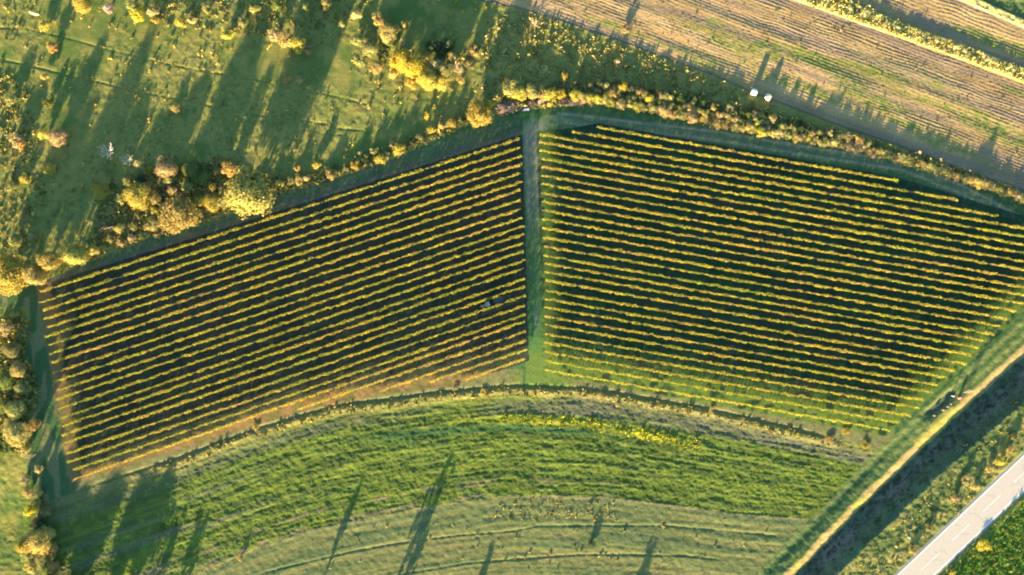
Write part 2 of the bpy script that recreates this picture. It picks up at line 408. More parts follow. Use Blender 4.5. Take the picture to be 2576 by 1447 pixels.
    wig = 0.55 * (vnoise(u / 5.0, v / 2.0, 57) - .5) + 2.2 * vnoise(u / 400, v / 9.0, 60)
    pa = 0.005 + 0.075 * vnoise(u / 9, v / 2.4, 55) * (0.4 + 0.9 * vnoise(u / 40, v / 7.0, 56))
    h = h + np.where(pl1 | pl2, pa * np.sin(2 * math.pi * (v + wig) / 0.76) + 0.07 * (n1 - .5) * (0.35 + 0.9 * fw) + 0.03 * (fine - .5) + 0.12 * (vnoise(u / 20, v / 1.9, 58) - .5), 0)
    h = h + np.where(strip | strip2, 0.22, 0) + np.where(strip & (tt < 0.5), 0.25 * n2, 0)
    h = h + trench(vx, vy, DITCH, 0.40, 0.20) * (0.5 + mid) * sstep(150, 300, vx) * sstep(2130, 1980, vx)
    h = h + np.where(np.abs(cl - 13) < 14, 0.12 * bank_s, 0)
    h = h + trench(vx, vy, TERR_A, 0.28, 0.09) * (margin < -30) * sstep(560, 700, vx)
    h = h + trench(vx, vy, TERR_B, 0.28, 0.10) * (margin < -30) * sstep(900, 1000, vx) * sstep(1830, 1780, vx)
    h = h + (trench(vx, vy, UP_A, 0.26, 0.11) + trench(vx, vy, UP_B, 0.24, 0.08)) * (0.4 + 0.9 * mid) * sstep(960, 900, vx)
    # small pit beside the ditch bank
    pu = (vx - 2368) * 0.74 - (vy - 1016) * 0.67; pv = (vx - 2368) * 0.67 + (vy - 1016) * 0.74
    h = h - 0.5 * np.exp(-((pu / 46) ** 4 + (pv / 13) ** 4))
    c = mix(c, (0.06, 0.075, 0.05), np.exp(-((pu / 44) ** 4 + (pv / 11) ** 4)) * 0.8)
    # flat bed under the asphalt
    bed = sstep(-9, -5, q) * sstep(RWID + 9, RWID + 5, q) * rs
    h = h * (1 - bed) + (RD_H - 0.06) * bed
    h = np.where(rs, h * sstep(0, 1, np.ones_like(h)), h)

    flat = np.stack([PX, PY, h], -1).reshape(-1, 3).astype(np.float32)
    colr = np.clip(np.concatenate([c, np.ones(c.shape[:2] + (1,), np.float32)], -1), 0, 1).reshape(-1, 4).astype(np.float32)
    idx = np.arange(nx * ny).reshape(ny, nx)
    quads = np.stack([idx[:-1, :-1], idx[:-1, 1:], idx[1:, 1:], idx[1:, :-1]], -1).reshape(-1, 4)
    fcls = cls[:-1, :-1].reshape(-1)
    gm = ground_material()
    names = {0: ('ground', None), 1: ('vineyard_soil', None), 7: ('vineyard_grass', None), 2: ('farm_track', None), 3: ('ploughed_field', None),
             4: ('ploughed_field', None), 5: ('crop_field', None), 6: ('ditch', None)}
    for k, (nm, _) in names.items():
        fq = quads[fcls == k]
        if not len(fq): continue
        used = np.unique(fq)
        remap = np.zeros(nx * ny, np.int64); remap[used] = np.arange(len(used))
        me_ = mesh_np(nm, flat[used], remap[fq])
        at = me_.color_attributes.new('albedo', 'FLOAT_COLOR', 'POINT')
        at.data.foreach_set('color', colr[used].ravel())
        me_.materials.append(gm)
        o = bpy.data.objects.new(nm, me_); COL.objects.link(o)
        o['kind'] = 'structure'

def mesh_np(name, verts, quads):
    me = bpy.data.meshes.new(name)
    nv, nf = len(verts), len(quads)
    k = quads.shape[1]
    me.vertices.add(nv); me.vertices.foreach_set('co', np.ascontiguousarray(verts, np.float32).ravel())
    me.loops.add(nf * k); me.loops.foreach_set('vertex_index', np.ascontiguousarray(quads, np.int32).ravel())
    me.polygons.add(nf)
    me.polygons.foreach_set('loop_start', np.arange(0, nf * k, k, dtype=np.int32))
    me.update(calc_edges=True)
    me.validate()
    return me

# ------------------------------------------------------------------ materials
def new_mat(name):
    m = bpy.data.materials.new(name)
    m.use_nodes = True
    return m, m.node_tree.nodes, m.node_tree.links, m.node_tree.nodes['Principled BSDF']

def ground_material():
    m, n, l, b = new_mat('ground_cover')
    a = n.new('ShaderNodeAttribute'); a.attribute_name = 'albedo'
    g = n.new('ShaderNodeNewGeometry')
    nz = n.new('ShaderNodeTexNoise'); nz.inputs['Scale'].default_value = 3.2; nz.inputs['Detail'].default_value = 4
    l.new(g.outputs['Position'], nz.inputs['Vector'])
    mr = n.new('ShaderNodeMapRange'); mr.inputs['From Min'].default_value = 0.3; mr.inputs['From Max'].default_value = 0.7
    mr.inputs['To Min'].default_value = 0.72; mr.inputs['To Max'].default_value = 1.28
    l.new(nz.outputs['Fac'], mr.inputs['Value'])
    mx = n.new('ShaderNodeMix'); mx.data_type = 'RGBA'; mx.blend_type = 'MULTIPLY'; mx.inputs['Factor'].default_value = 1
    l.new(a.outputs['Color'], mx.inputs['A']); l.new(mr.outputs['Result'], mx.inputs['B'])
    l.new(mx.outputs['Result'], b.inputs['Base Color'])
    b.inputs['Roughness'].default_value = 1.0
    b.inputs['Specular IOR Level'].default_value = 0.0
    return m

def leaf_material(name, ca, cb, trans=0.25):
    """two tones chosen leaf by leaf, a slight shift from plant to plant, light through the leaves"""
    m, n, l, b = new_mat(name)
    a = n.new('ShaderNodeAttribute'); a.attribute_name = 'tone'
    mx = n.new('ShaderNodeMix'); mx.data_type = 'RGBA'
    mx.inputs['A'].default_value = (*ca, 1); mx.inputs['B'].default_value = (*cb, 1)
    l.new(a.outputs['Fac'], mx.inputs['Factor'])
    oi = n.new('ShaderNodeObjectInfo')
    hs = n.new('ShaderNodeHueSaturation')
    m1 = n.new('ShaderNodeMapRange'); m1.inputs['To Min'].default_value = 0.482; m1.inputs['To Max'].default_value = 0.516
    m2 = n.new('ShaderNodeMapRange'); m2.inputs['To Min'].default_value = 0.82; m2.inputs['To Max'].default_value = 1.15
    l.new(oi.outputs['Random'], m1.inputs['Value']); l.new(oi.outputs['Random'], m2.inputs['Value'])
    l.new(m1.outputs['Result'], hs.inputs['Hue']); l.new(m2.outputs['Result'], hs.inputs['Value'])
    l.new(mx.outputs['Result'], hs.inputs['Color'])
    leaf_out(m, n, l, b, hs.outputs['Color'], trans)
    return m

def leaf_out(m, n, l, b, colour, trans):
    l.new(colour, b.inputs['Base Color'])
    b.inputs['Roughness'].default_value = 0.9
    b.inputs['Specular IOR Level'].default_value = 0.1
    t = n.new('ShaderNodeBsdfTranslucent')
    l.new(colour, t.inputs['Color'])
    mix_ = n.new('ShaderNodeMixShader'); mix_.inputs[0].default_value = trans
    l.new(b.outputs[0], mix_.inputs[1]); l.new(t.outputs[0], mix_.inputs[2])
    l.new(mix_.outputs[0], n['Material Output'].inputs['Surface'])

def col_leaf_material(name, trans=0.25):
    m, n, l, b = new_mat(name)
    a = n.new('ShaderNodeAttribute'); a.attribute_name = 'leaf_col'
    leaf_out(m, n, l, b, a.outputs['Color'], trans)
    return m

def plain(name, col, rough=0.7, noise=0.25, scale=6.0, spec=0.3, metal=0.0):
    m, n, l, b = new_mat(name)
    tc = n.new('ShaderNodeTexCoord')
    nz = n.new('ShaderNodeTexNoise'); nz.inputs['Scale'].default_value = scale; nz.inputs['Detail'].default_value = 3
    l.new(tc.outputs['Object'], nz.inputs['Vector'])
    mr = n.new('ShaderNodeMapRange'); mr.inputs['To Min'].default_value = 1 - noise; mr.inputs['To Max'].default_value = 1 + noise
    l.new(nz.outputs['Fac'], mr.inputs['Value'])
    mx = n.new('ShaderNodeMix'); mx.data_type = 'RGBA'; mx.blend_type = 'MULTIPLY'; mx.inputs['Factor'].default_value = 1
    mx.inputs['A'].default_value = (*col, 1)
    l.new(mr.outputs['Result'], mx.inputs['B'])
    l.new(mx.outputs['Result'], b.inputs['Base Color'])
    b.inputs['Roughness'].default_value = rough
    b.inputs['Specular IOR Level'].default_value = spec
    b.inputs['Metallic'].default_value = metal
    return m

# ------------------------------------------------------------------ object helpers
def link(name, mesh, mat=None, parent=None):
    o = bpy.data.objects.new(name, mesh)
    COL.objects.link(o)
    if mat is not None: mesh.materials.append(mat)
    if parent is not None: o.parent = parent
    return o

def thing(name, label, cat, loc, rz=0.0, group=None):
    o = bpy.data.objects.new(name, None)
    o.empty_display_size = 0.2
    COL.objects.link(o)
    o.location = loc; o.rotation_euler = (0, 0, rz)
    o['label'] = label; o['category'] = cat
    if group: o['group'] = group
    return o

def tag(o, label, cat, group=None):
    o['label'] = label; o['category'] = cat
    if group: o['group'] = group
    return o

def bm_obj(name, bm, mat, parent=None, smooth=False):
    me = bpy.data.meshes.new(name)
    bmesh.ops.recalc_face_normals(bm, faces=bm.faces[:])
    bm.to_mesh(me); bm.free()
    if smooth: me.polygons.foreach_set('use_smooth', [True] * len(me.polygons))
    return link(name, me, mat, parent)

def add_box(bm, c, size, bev=0.0, rz=0.0, taper=(1, 1), seg=2):
    r = bmesh.ops.create_cube(bm, size=1.0)
    vs_ = r['verts']
    for v in vs_:
        k = taper if v.co.z > 0 else (1, 1)
        v.co = Vector((v.co.x * size[0] * k[0], v.co.y * size[1] * k[1], v.co.z * size[2]))
    if bev:
        ed = list({e for v in vs_ for e in v.link_edges})
        rr = bmesh.ops.bevel(bm, geom=ed, offset=bev, segments=seg, affect='EDGES', profile=0.5)
        vs_ = list({v for f in rr['faces'] for v in f.verts} | {v for v in vs_ if v.is_valid})
    M = Matrix.Translation(Vector(c)) @ Matrix.Rotation(rz, 4, 'Z')
    for v in vs_: v.co = M @ v.co

def add_tube(bm, pts, radii, n=6, cap=True):
    rings = []
    for i, p in enumerate(pts):
        p = Vector(p)
        d = (Vector(pts[min(i + 1, len(pts) - 1)]) - Vector(pts[max(i - 1, 0)])).normalized()
        a = d.orthogonal().normalized(); b = d.cross(a)
        rings.append([bm.verts.new(p + (a * math.cos(t) + b * math.sin(t)) * radii[i]) for t in [2 * math.pi * k / n for k in range(n)]])
    for r0, r1 in zip(rings, rings[1:]):
        for k in range(n):
            bm.faces.new((r0[k], r0[(k + 1) % n], r1[(k + 1) % n], r1[k]))
    if cap:
        bm.faces.new(rings[0][::-1]); bm.faces.new(rings[-1])

def add_lathe(bm, prof, axis='Z', c=(0, 0, 0), n=24):
    """prof: (radius, along-axis) pairs"""
    rings = []
    for r, z in prof:
        ring = []
        for k in range(n):
            t = 2 * math.pi * k / n
            p = (r * math.cos(t), r * math.sin(t), z)
            if axis == 'Y': p = (p[0], p[2], p[1])
            if axis == 'X': p = (p[2], p[0], p[1])
            ring.append(bm.verts.new(Vector(p) + Vector(c)))
        rings.append(ring)
    for r0, r1 in zip(rings, rings[1:]):
        for k in range(n):
            bm.faces.new((r0[k], r0[(k + 1) % n], r1[(k + 1) % n], r1[k]))
    bm.faces.new(rings[0][::-1]); bm.faces.new(rings[-1])

def quads_from(centres, normals, size, rng, aspect=1.0):
    """a leaf-sized quad at each centre"""
    n = len(centres)
    r = rng.normal(size=(n, 3))
    a = np.cross(normals, r); a /= np.linalg.norm(a, axis=1, keepdims=True) + 1e-9
    b = np.cross(normals, a); b /= np.linalg.norm(b, axis=1, keepdims=True) + 1e-9
    s = np.asarray(size).reshape(-1, 1) * np.ones((n, 1))
    a = a * s * 0.5; b = b * s * 0.5 * aspect
    v = np.stack([centres - a - b, centres + a - b * 0.6, centres + a * 0.9 + b, centres - a * 0.7 + b * 0.9], 1)
    return v.reshape(-1, 3), np.arange(n * 4).reshape(n, 4)

# ------------------------------------------------------------------ plants
FOL = {
    'yellow': leaf_material('yellow_leaves', (0.44, 0.34, 0.055), (0.29, 0.24, 0.05)),
    'bright yellow': leaf_material('bright_yellow_leaves', (0.47, 0.34, 0.04), (0.37, 0.28, 0.035)),
    'orange': leaf_material('orange_leaves', (0.48, 0.31, 0.085), (0.33, 0.22, 0.065)),
    'tan': leaf_material('tan_leaves', (0.45, 0.34, 0.145), (0.30, 0.23, 0.09)),
    'golden': leaf_material('golden_leaves', (0.44, 0.33, 0.10), (0.27, 0.21, 0.07)),
    'olive yellow': leaf_material('olive_yellow_leaves', (0.37, 0.295, 0.075), (0.24, 0.20, 0.055)),
    'olive': leaf_material('olive_leaves', (0.31, 0.28, 0.085), (0.18, 0.17, 0.06)),
    'green': leaf_material('green_leaves', (0.19, 0.20, 0.045), (0.10, 0.12, 0.032)),
    'dark green': leaf_material('dark_green_leaves', (0.085, 0.105, 0.038), (0.048, 0.066, 0.028)),
    'russet': leaf_material('russet_leaves', (0.16, 0.11, 0.10), (0.11, 0.085, 0.08)),
    'pinkish': leaf_material('pinkish_twigs', (0.46, 0.33, 0.25), (0.32, 0.23, 0.18)),
}
BARK = plain('bark', (0.13, 0.10, 0.075), 0.95, 0.35, 3.0, 0.1)
PALE_BARK = plain('pale_bark', (0.46, 0.37, 0.29), 0.95, 0.3, 3.0, 0.1)

def crown_mesh(name, seed, blobs, leaves, leaf, flat=1.0, low=0.25, open_=0.0):
    """crown of radius 1 standing 1.6 tall on the ground; ragged lobes of separate leaves"""
    rng = np.random.RandomState(seed)
    C, N, SZ, T = [], [], [], []
    lob = rng.rand(6) * 2 * math.pi
    for i in range(blobs):
        for _ in range(30):
            p = rng.uniform(-1, 1, 3)
            if np.linalg.norm(p) < 1: break
        p = p / max(np.linalg.norm(p), 1e-6) * (0.35 + 0.62 * rng.rand() ** 0.6)
        ang = math.atan2(p[1], p[0])
        k = 0.80 + 0.16 * math.cos(3 * ang + lob[0]) + 0.10 * math.cos(5 * ang + lob[1])
        br = rng.uniform(0.20, 0.36) * (1.0 - 0.3 * open_)
        p[:2] *= k * (1 - br * 0.55)
        zc = low + (1.6 - low) * 0.5
        cz = zc + p[2] * (1.6 - low) * 0.5 * (1 - br * 0.5) * flat
        c = np.array([p[0], p[1], cz])
        nl = int(leaves * rng.uniform(0.6, 1.35))
        d = rng.normal(size=(nl, 3)); d /= np.linalg.norm(d, axis=1, keepdims=True)
        rr = br * rng.uniform(0.55, 1.12, (nl, 1))
        q = c + d * rr * np.array([1, 1, 0.85])
        C.append(q)
        out = q - np.array([0, 0, zc * 0.8]); out /= np.linalg.norm(out, axis=1, keepdims=True) + 1e-6
        N.append(out * 0.6 + d * 0.5 + rng.normal(size=(nl, 3)) * 0.42)
        SZ.append(leaf * rng.uniform(0.6, 1.4, nl)); T.append(np.clip(rng.rand() * 0.75 + 0.35 * rng.rand(nl) - 0.05, 0, 1))
    C = np.concatenate(C); N = np.concatenate(N); N /= np.linalg.norm(N, axis=1, keepdims=True)
    SZ = np.concatenate(SZ); T = np.concatenate(T)
    keep = C[:, 2] > 0.04
    v, f = quads_from(C[keep], N[keep], SZ[keep], rng, 0.8)
    me = mesh_np(name, v, f)
    at = me.attributes.new('tone', 'FLOAT', 'FACE')
    at.data.foreach_set('value', T[keep].astype(np.float32))
    me.materials.append(FOL['olive'])
    return me

def trunk_mesh(name, seed, top=1.15, r=0.045, limbs=7):
    rng = random.Random(seed)
    bm = bmesh.new()
    sway = [(rng.uniform(-.05, .05), rng.uniform(-.05, .05)) for _ in range(4)]
    pts = [(0, 0, -0.12), (sway[0][0], sway[0][1], top * 0.3), (sway[1][0], sway[1][1], top * 0.65), (sway[2][0], sway[2][1], top)]
    add_tube(bm, pts, [r * 1.35, r, r * 0.7, r * 0.25], 7)
    for i in range(limbs):
        z = top * rng.uniform(0.28, 0.8); a = 2 * math.pi * (i + rng.random() * .6) / limbs; L = rng.uniform(0.45, 0.8)
        p0 = (0, 0, z)
        p1 = (math.cos(a) * L * .5, math.sin(a) * L * .5, z + L * .30)
        p2 = (math.cos(a + .2) * L, math.sin(a + .2) * L, z + L * .45)
        add_tube(bm, [p0, p1, p2], [r * .55, r * .35, r * .12], 5)
    me = bpy.data.meshes.new(name); bm.to_mesh(me); bm.free()
    me.materials.append(BARK)
    return me

def bare_mesh(name, seed, spread=1.0, depth=4, n0=9, r0=0.05, up=0.55):
    """leafless branching crown of radius about 1"""
    rng = random.Random(seed)
    bm = bmesh.new()
    def grow(p, d, L, r, k):
        q = p + d * L
        m = p + d * L * .5 + Vector((rng.uniform(-1, 1), rng.uniform(-1, 1), rng.uniform(-1, 1))) * L * .06
        add_tube(bm, [p, m, q], [r, r * .8, r * .55], 4 if k > 1 else 3, cap=False)
        if k == 0: return
        for i in range(3 if k > 1 else 4):
            e = (d + Vector((rng.uniform(-1, 1), rng.uniform(-1, 1), rng.uniform(-.5, .9))) * .62).normalized()
            grow(p + d * L * rng.uniform(.45, 1.0), e, L * rng.uniform(.55, .8), r * .55, k - 1)
    add_tube(bm, [(0, 0, -.1), (0, 0, .25), (0, 0, .5)], [r0 * 1.6, r0 * 1.3, r0], 7)
    for i in range(n0):
        a = 2 * math.pi * (i + rng.random() * .7) / n0
        el = rng.uniform(.15, 1.2) * up + .1
        d = Vector((math.cos(a) * spread, math.sin(a) * spread, math.tan(el))).normalized()
        grow(Vector((0, 0, rng.uniform(.2, .5))), d, rng.uniform(.36, .5), r0 * .6, depth - 2)
    me = bpy.data.meshes.new(name); bm.to_mesh(me); bm.free()
    me.materials.append(PALE_BARK)
    return me

ROOTS = []
def setmat(o, mat):
    o.material_slots[0].link = 'OBJECT'
    o.material_slots[0].material = mat

PROTO = {}
def protos():
    PROTO['big'] = [crown_mesh('crown', 40 + i, 80, 135, 0.056, low=0.16) for i in range(4)]
    PROTO['mid'] = [crown_mesh('crown', 60 + i, 30, 85, 0.086, low=0.12) for i in range(5)]
    PROTO['small'] = [crown_mesh('crown', 80 + i, 18, 56, 0.125, low=0.03) for i in range(6)]
    PROTO['open'] = [crown_mesh('crown', 95 + i, 16, 26, 0.12, low=0.2, open_=1.0) for i in range(3)]
    PROTO['trunk'] = [trunk_mesh('trunk', 5 + i) for i in range(3)]
    PROTO['stem'] = [trunk_mesh('stem', 15 + i, 0.9, 0.05, 5) for i in range(2)]
    PROTO['bare'] = [bare_mesh('branches', 25 + i) for i in range(3)]
    PROTO['twiggy'] = [bare_mesh('branches', 35 + i, .8, 4, 12, .03, .9) for i in range(2)]

ORD = ['first', 'second', 'third', 'fourth', 'fifth', 'sixth', 'seventh', 'eighth', 'ninth', 'tenth', 'eleventh', 'twelfth', 'thirteenth', 'fourteenth',
       'fifteenth', 'sixteenth', 'seventeenth', 'eighteenth', 'nineteenth', 'twentieth', 'twenty-first', 'twenty-second', 'twenty-third',
       'twenty-fourth', 'twenty-fifth', 'twenty-sixth', 'twenty-seventh', 'twenty-eighth', 'twenty-ninth', 'thirtieth', 'thirty-first', 'thirty-second',
       'thirty-third', 'thirty-fourth', 'thirty-fifth', 'thirty-sixth', 'thirty-seventh', 'thirty-eighth', 'thirty-ninth', 'fortieth']
PLANTS = []      # (zone, kind, colour, vx, object) for the labels

def plant(vx, vy, rv, h, colour, zone, kind=None, label=None, look='leafy'):
    """vx, vy, rv: where its crown shows on the survey sheet and how wide; h: its height in metres"""
    r = rv * S
    p = W(vx, vy, h * 0.62)
    pv = (p.x / S + 1288, 723.5 - p.y / S)
    p.z = ground_z(*pv)
    if look == 'leafy':
        kind = kind or ('tree' if h >= 3.6 else 'shrub')
        key = 'big' if r > 2.4 else 'mid' if r > 1.25 else 'small'
        name = 'autumn_tree' if kind == 'tree' else 'shrub'
    else:
        kind = kind or ('bare tree' if h >= 3 else 'bare shrub')
        name = 'bare_tree' if kind == 'bare tree' else 'bare_shrub'
    root = thing(name, label or '', 'tree' if 'tree' in kind else 'shrub', p, random.uniform(0, 6.28))
    if look == 'open': key = 'open'
    if look in ('leafy', 'open'):
        c = bpy.data.objects.new('crown', random.choice(PROTO[key]))
        COL.objects.link(c); c.parent = root
        c.scale = (r * random.uniform(.98, 1.14), r * random.uniform(.98, 1.14), h / 1.6)
        setmat(c, FOL[colour])
        t = bpy.data.objects.new('trunk' if kind == 'tree' else 'stem', random.choice(PROTO['trunk' if kind == 'tree' else 'stem']))
        COL.objects.link(t); t.parent = root
        t.scale = (r, r, h / 1.6)
    else:
        c = bpy.data.objects.new('branches', random.choice(PROTO['bare' if look == 'bare' else 'twiggy']))
        COL.objects.link(c); c.parent = root
        c.scale = (r * .95, r * .95, h / 1.25)
        if colour in FOL: setmat(c, FOL[colour])
    if not label: PLANTS.append((zone, kind, colour, vx, root, h))
    else: root['group'] = zone
    return root

def label_plants():
    d = {}
    for z, k, c, vx, o, h in PLANTS: d.setdefault((z, k, c), []).append((vx, o))
    for (z, k, c), li in d.items():
        li.sort(key=lambda t: t[0])
        cc = '' if (k.startswith('bare') and c == 'grey') else c + ' '
        cc = cc + ('leafless ' if k.startswith('bare') else '')
        kk = k.replace('bare ', '')
        for i, (vx, o) in enumerate(li):
            if len(li) == 1: s = 'only %s%s %s' % (cc, kk, z)
            elif len(li) == 2: s = '%s of two %s%ss %s' % (('left one', 'right one')[i], cc, kk, z)
            elif i == 0: s = 'leftmost %s%s %s' % (cc, kk, z)
            elif i == len(li) - 1: s = 'rightmost %s%s %s' % (cc, kk, z)
            else: s = '%s %s%s from the left %s' % (ORD[i], cc, kk, z)
            o['label'] = s
            o['group'] = '%ss %s' % (kk, z)

# ------------------------------------------------------------------ vine rows
VINE_LEAF = col_leaf_material('vine_leaves', 0.25)
POST_M = plain('trellis_post', (0.22, 0.19, 0.16), 0.8, 0.2)
VSTEM_M = plain('vine_wood', (0.085, 0.062, 0.048), 0.95, 0.3)

def vine_row(p0, p1, seed, label, group, hue, weak=(), per_m=78):
    rng = np.random.RandomState(seed)
    a, b = Vector(p0), Vector(p1)
    d = b - a; L = d.length; d.normalize()
    ang = math.atan2(d.y, d.x)
    root = thing('vine_row', label, 'vine row', (a.x, a.y, 0), ang, group)
    n = int(L * per_m)
    s = rng.rand(n) * L
    # one vine about every 0.9 m: its own vigour, lean and colour
    npl = int(L / 0.9) + 2
    vig = np.clip(rng.normal(0.96, 0.27, npl), 0.3, 1.4)
    vig[rng.rand(npl) < 0.06] = 0.10
    vig *= np.interp(np.arange(npl), np.arange(0, npl + 9, 9), rng.uniform(0.78, 1.12, len(np.arange(0, npl + 9, 9))))
    for (w0, w1, k) in weak:
        i0, i1 = int(w0 / 0.9), int(w1 / 0.9) + 1
        vig[max(i0, 0):i1] *= k
    side = rng.normal(0, 0.085, npl)
    drift = np.interp(np.arange(npl), np.arange(0, npl + 12, 12), rng.normal(0, 0.42, len(np.arange(0, npl + 12, 12))))
    pt = np.clip(hue - 0.14 + drift * 0.8 + rng.normal(0, 0.20, npl), -1, 1)
    hgt = np.interp(np.arange(npl), np.arange(0, npl + 8, 8), rng.normal(0, 0.05, len(np.arange(0, npl + 8, 8)))) + rng.normal(0, 0.07, npl)
    pi = s / 0.9; i0 = np.floor(pi).astype(int); f = pi - i0
    k = vig[i0] * (1 - f) + vig[i0 + 1] * f
    keep = rng.rand(n) < np.clip(k * (0.75 + 0.35 * np.cos((f - .5) * 2.2)), 0.03, 1.2)
    s, i0, f, k = s[keep], i0[keep], f[keep], k[keep]
    n = len(s)
    u = rng.rand(n)
    z = 0.72 + 1.16 * (1 - (1 - u) ** 1.4) * (0.72 + 0.28 * np.clip(k, 0, 1.1)) + (hgt[i0] * (1 - f) + hgt[i0 + 1] * f)
    zz = np.clip((z - 0.72) / 1.14, 0, 1)
    wdt = 0.11 + 0.245 * np.sin(np.clip(zz, 0.05, 1) * math.pi * 0.72) ** 0.8
    y = rng.uniform(-1, 1, n) * wdt * np.clip(k, 0.6, 1.25) + side[i0] * (1 - f) + side[i0 + 1] * f
    gz = np.zeros(n)
    wx = a.x + d.x * s; wy = a.y + d.y * s
    gz, _, _, _ = relief(wx / S + 1288, 723.5 - wy / S)
    cen = np.stack([s, y, z + gz], 1)
    nor = rng.normal(size=(n, 3)) * 0.7; nor[:, 1] += np.sign(y) * 0.5; nor[:, 2] += 0.5
    nor /= np.linalg.norm(nor, axis=1, keepdims=True)
    v, q = quads_from(cen, nor, rng.uniform(0.10, 0.20, n), rng, 0.85)
    me = mesh_np('foliage', v, q)
    t = np.clip((pt[i0] * (1 - f) + pt[i0 + 1] * f) + rng.normal(0, 0.22, n), -1, 1)
    Y = np.array((0.37, 0.305, 0.022)); G = np.array((0.24, 0.26, 0.025)); O = np.array((0.42, 0.265, 0.06))
    t3 = t[:, None]
    colr = np.where(t3 < 0, Y + (G - Y) * np.clip(-t3, 0, 1), Y + (O - Y) * np.clip(t3, 0, 1))
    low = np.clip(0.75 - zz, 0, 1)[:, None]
    dg = np.array((0.07, 0.10, 0.02)) if hue < 0.3 else np.array((0.18, 0.11, 0.035))  # brown low leaves paint the sunlit glow of the lowest left rows
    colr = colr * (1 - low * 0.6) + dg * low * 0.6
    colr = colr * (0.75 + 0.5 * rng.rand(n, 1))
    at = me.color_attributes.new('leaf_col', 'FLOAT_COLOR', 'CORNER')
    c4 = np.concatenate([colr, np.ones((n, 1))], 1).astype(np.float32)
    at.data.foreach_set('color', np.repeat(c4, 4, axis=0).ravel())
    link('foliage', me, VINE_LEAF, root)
    # wood of the vines and the trellis that carries them
    bm = bmesh.new()
    prev = None
    for i in range(npl - 1):
        x = (i + .5) * 0.9
        if x > L - .2: break
        g = ground_z((a.x + d.x * x) / S + 1288, 723.5 - (a.y + d.y * x) / S)
        rings = []
        for e in (-.03, .03):
            rings.append([bm.verts.new((x + e, yy, g + zz_)) for yy, zz_ in ((-.02, .74), (.02, .74), (.02, .79), (-.02, .79))])
        r0, r1 = rings
        if prev:
            for k in range(4): bm.faces.new((prev[k], prev[(k + 1) % 4], r0[(k + 1) % 4], r0[k]))
        for k in (1, 2, 3): bm.faces.new((r0[k], r0[(k + 1) % 4], r1[(k + 1) % 4], r1[k]))
        ox, oy = rng.uniform(-.06, .06), rng.uniform(-.05, .05)
        foot = [bm.verts.new((x + ox + ex, oy + ey, g - .05)) for ex, ey in ((-.035, -.03), (-.035, .03), (.035, .03), (.035, -.03))]
        top = [r0[0], r0[1], r1[1], r1[0]]
        for k in range(4): bm.faces.new((foot[k], foot[(k + 1) % 4], top[(k + 1) % 4], top[k]))
        prev = r1
    bm_obj('vine_wood', bm, VSTEM_M, root)
    bm = bmesh.new()
    x = 0.0
    while x <= L:
        g = ground_z((a.x + d.x * x) / S + 1288, 723.5 - (a.y + d.y * x) / S)
        add_box(bm, (x, 0, g + 0.8), (0.07, 0.07, 1.9))
        x += 6.0
    gs = [(xx, ground_z((a.x + d.x * xx) / S + 1288, 723.5 - (a.y + d.y * xx) / S)) for xx in np.linspace(0, L, 24)]
    for hz in (0.75, 1.2, 1.6):
        add_tube(bm, [(xx, 0.04, g + hz) for xx, g in gs], [0.006] * len(gs), 3, cap=False)
    bm_obj('trellis', bm, POST_M, root)
    return root

def vineyards():
    TOP = 1.55
    n = len(L_LEFT)
    for i in range(n):
        p0, p1 = W(*L_LEFT[i], TOP), W(*L_RIGHT[i], TOP)
        hue = [-.25, -.2, .25, .05, -.1, .05, .25, .1, .1, .15, -.05, .0, -.2, -.1, -.2, -.3, -.25, -.2, -.25, -.2, .0, .32, .36, .34, .38, .42][i]  # lowest rows oranger: glow of the low sun put into leaf colour
        weak = []
        if i == 1: weak = [(19, 22, 0.1)]
        pos = 'topmost' if i == 0 else 'lowest and shortest' if i == n - 1 else '%s from the top' % ORD[i]
        extra = {1: ', gapped at the left', 22: ', starting at the tan strip', 18: ', just below the tractor', 17: ', just above the tractor'}.get(i, '')
        vine_row(p0, p1, 300 + i, ('yellow vine row of the left block, %s%s' % (pos, extra)), 'vine rows of the left block', hue, weak)
    m = len(R_LX)
    for i in range(m):
        yl = R_LY[i] + (0.1785 * (R_LX[i] - 1360) if i < 2 else 0)
        yr = yl + 0.1785 * (R_RX[i] - R_LX[i]) - (3 if i > 10 else 0)
        p0, p1 = W(R_LX[i], yl, TOP), W(R_RX[i], yr, TOP)
        hue = [.05, .25, .1, .0, -.1, -.1, .15, .1, .1, .2, .1, .1, .0, .1, .05, .1, .0, .1, .1, .05, .1, -.05, 0, .1, 0, .1, .05, -.1, -.3, -.1][i]
        pos = 'topmost and starting farthest right' if i == 0 else 'lowest' if i == m - 1 else '%s from the top' % ORD[i]
        vine_row(p0, p1, 500 + i, 'yellow vine row in the right vineyard block, %s' % pos, 'vine rows of the right block', hue, (), 70)

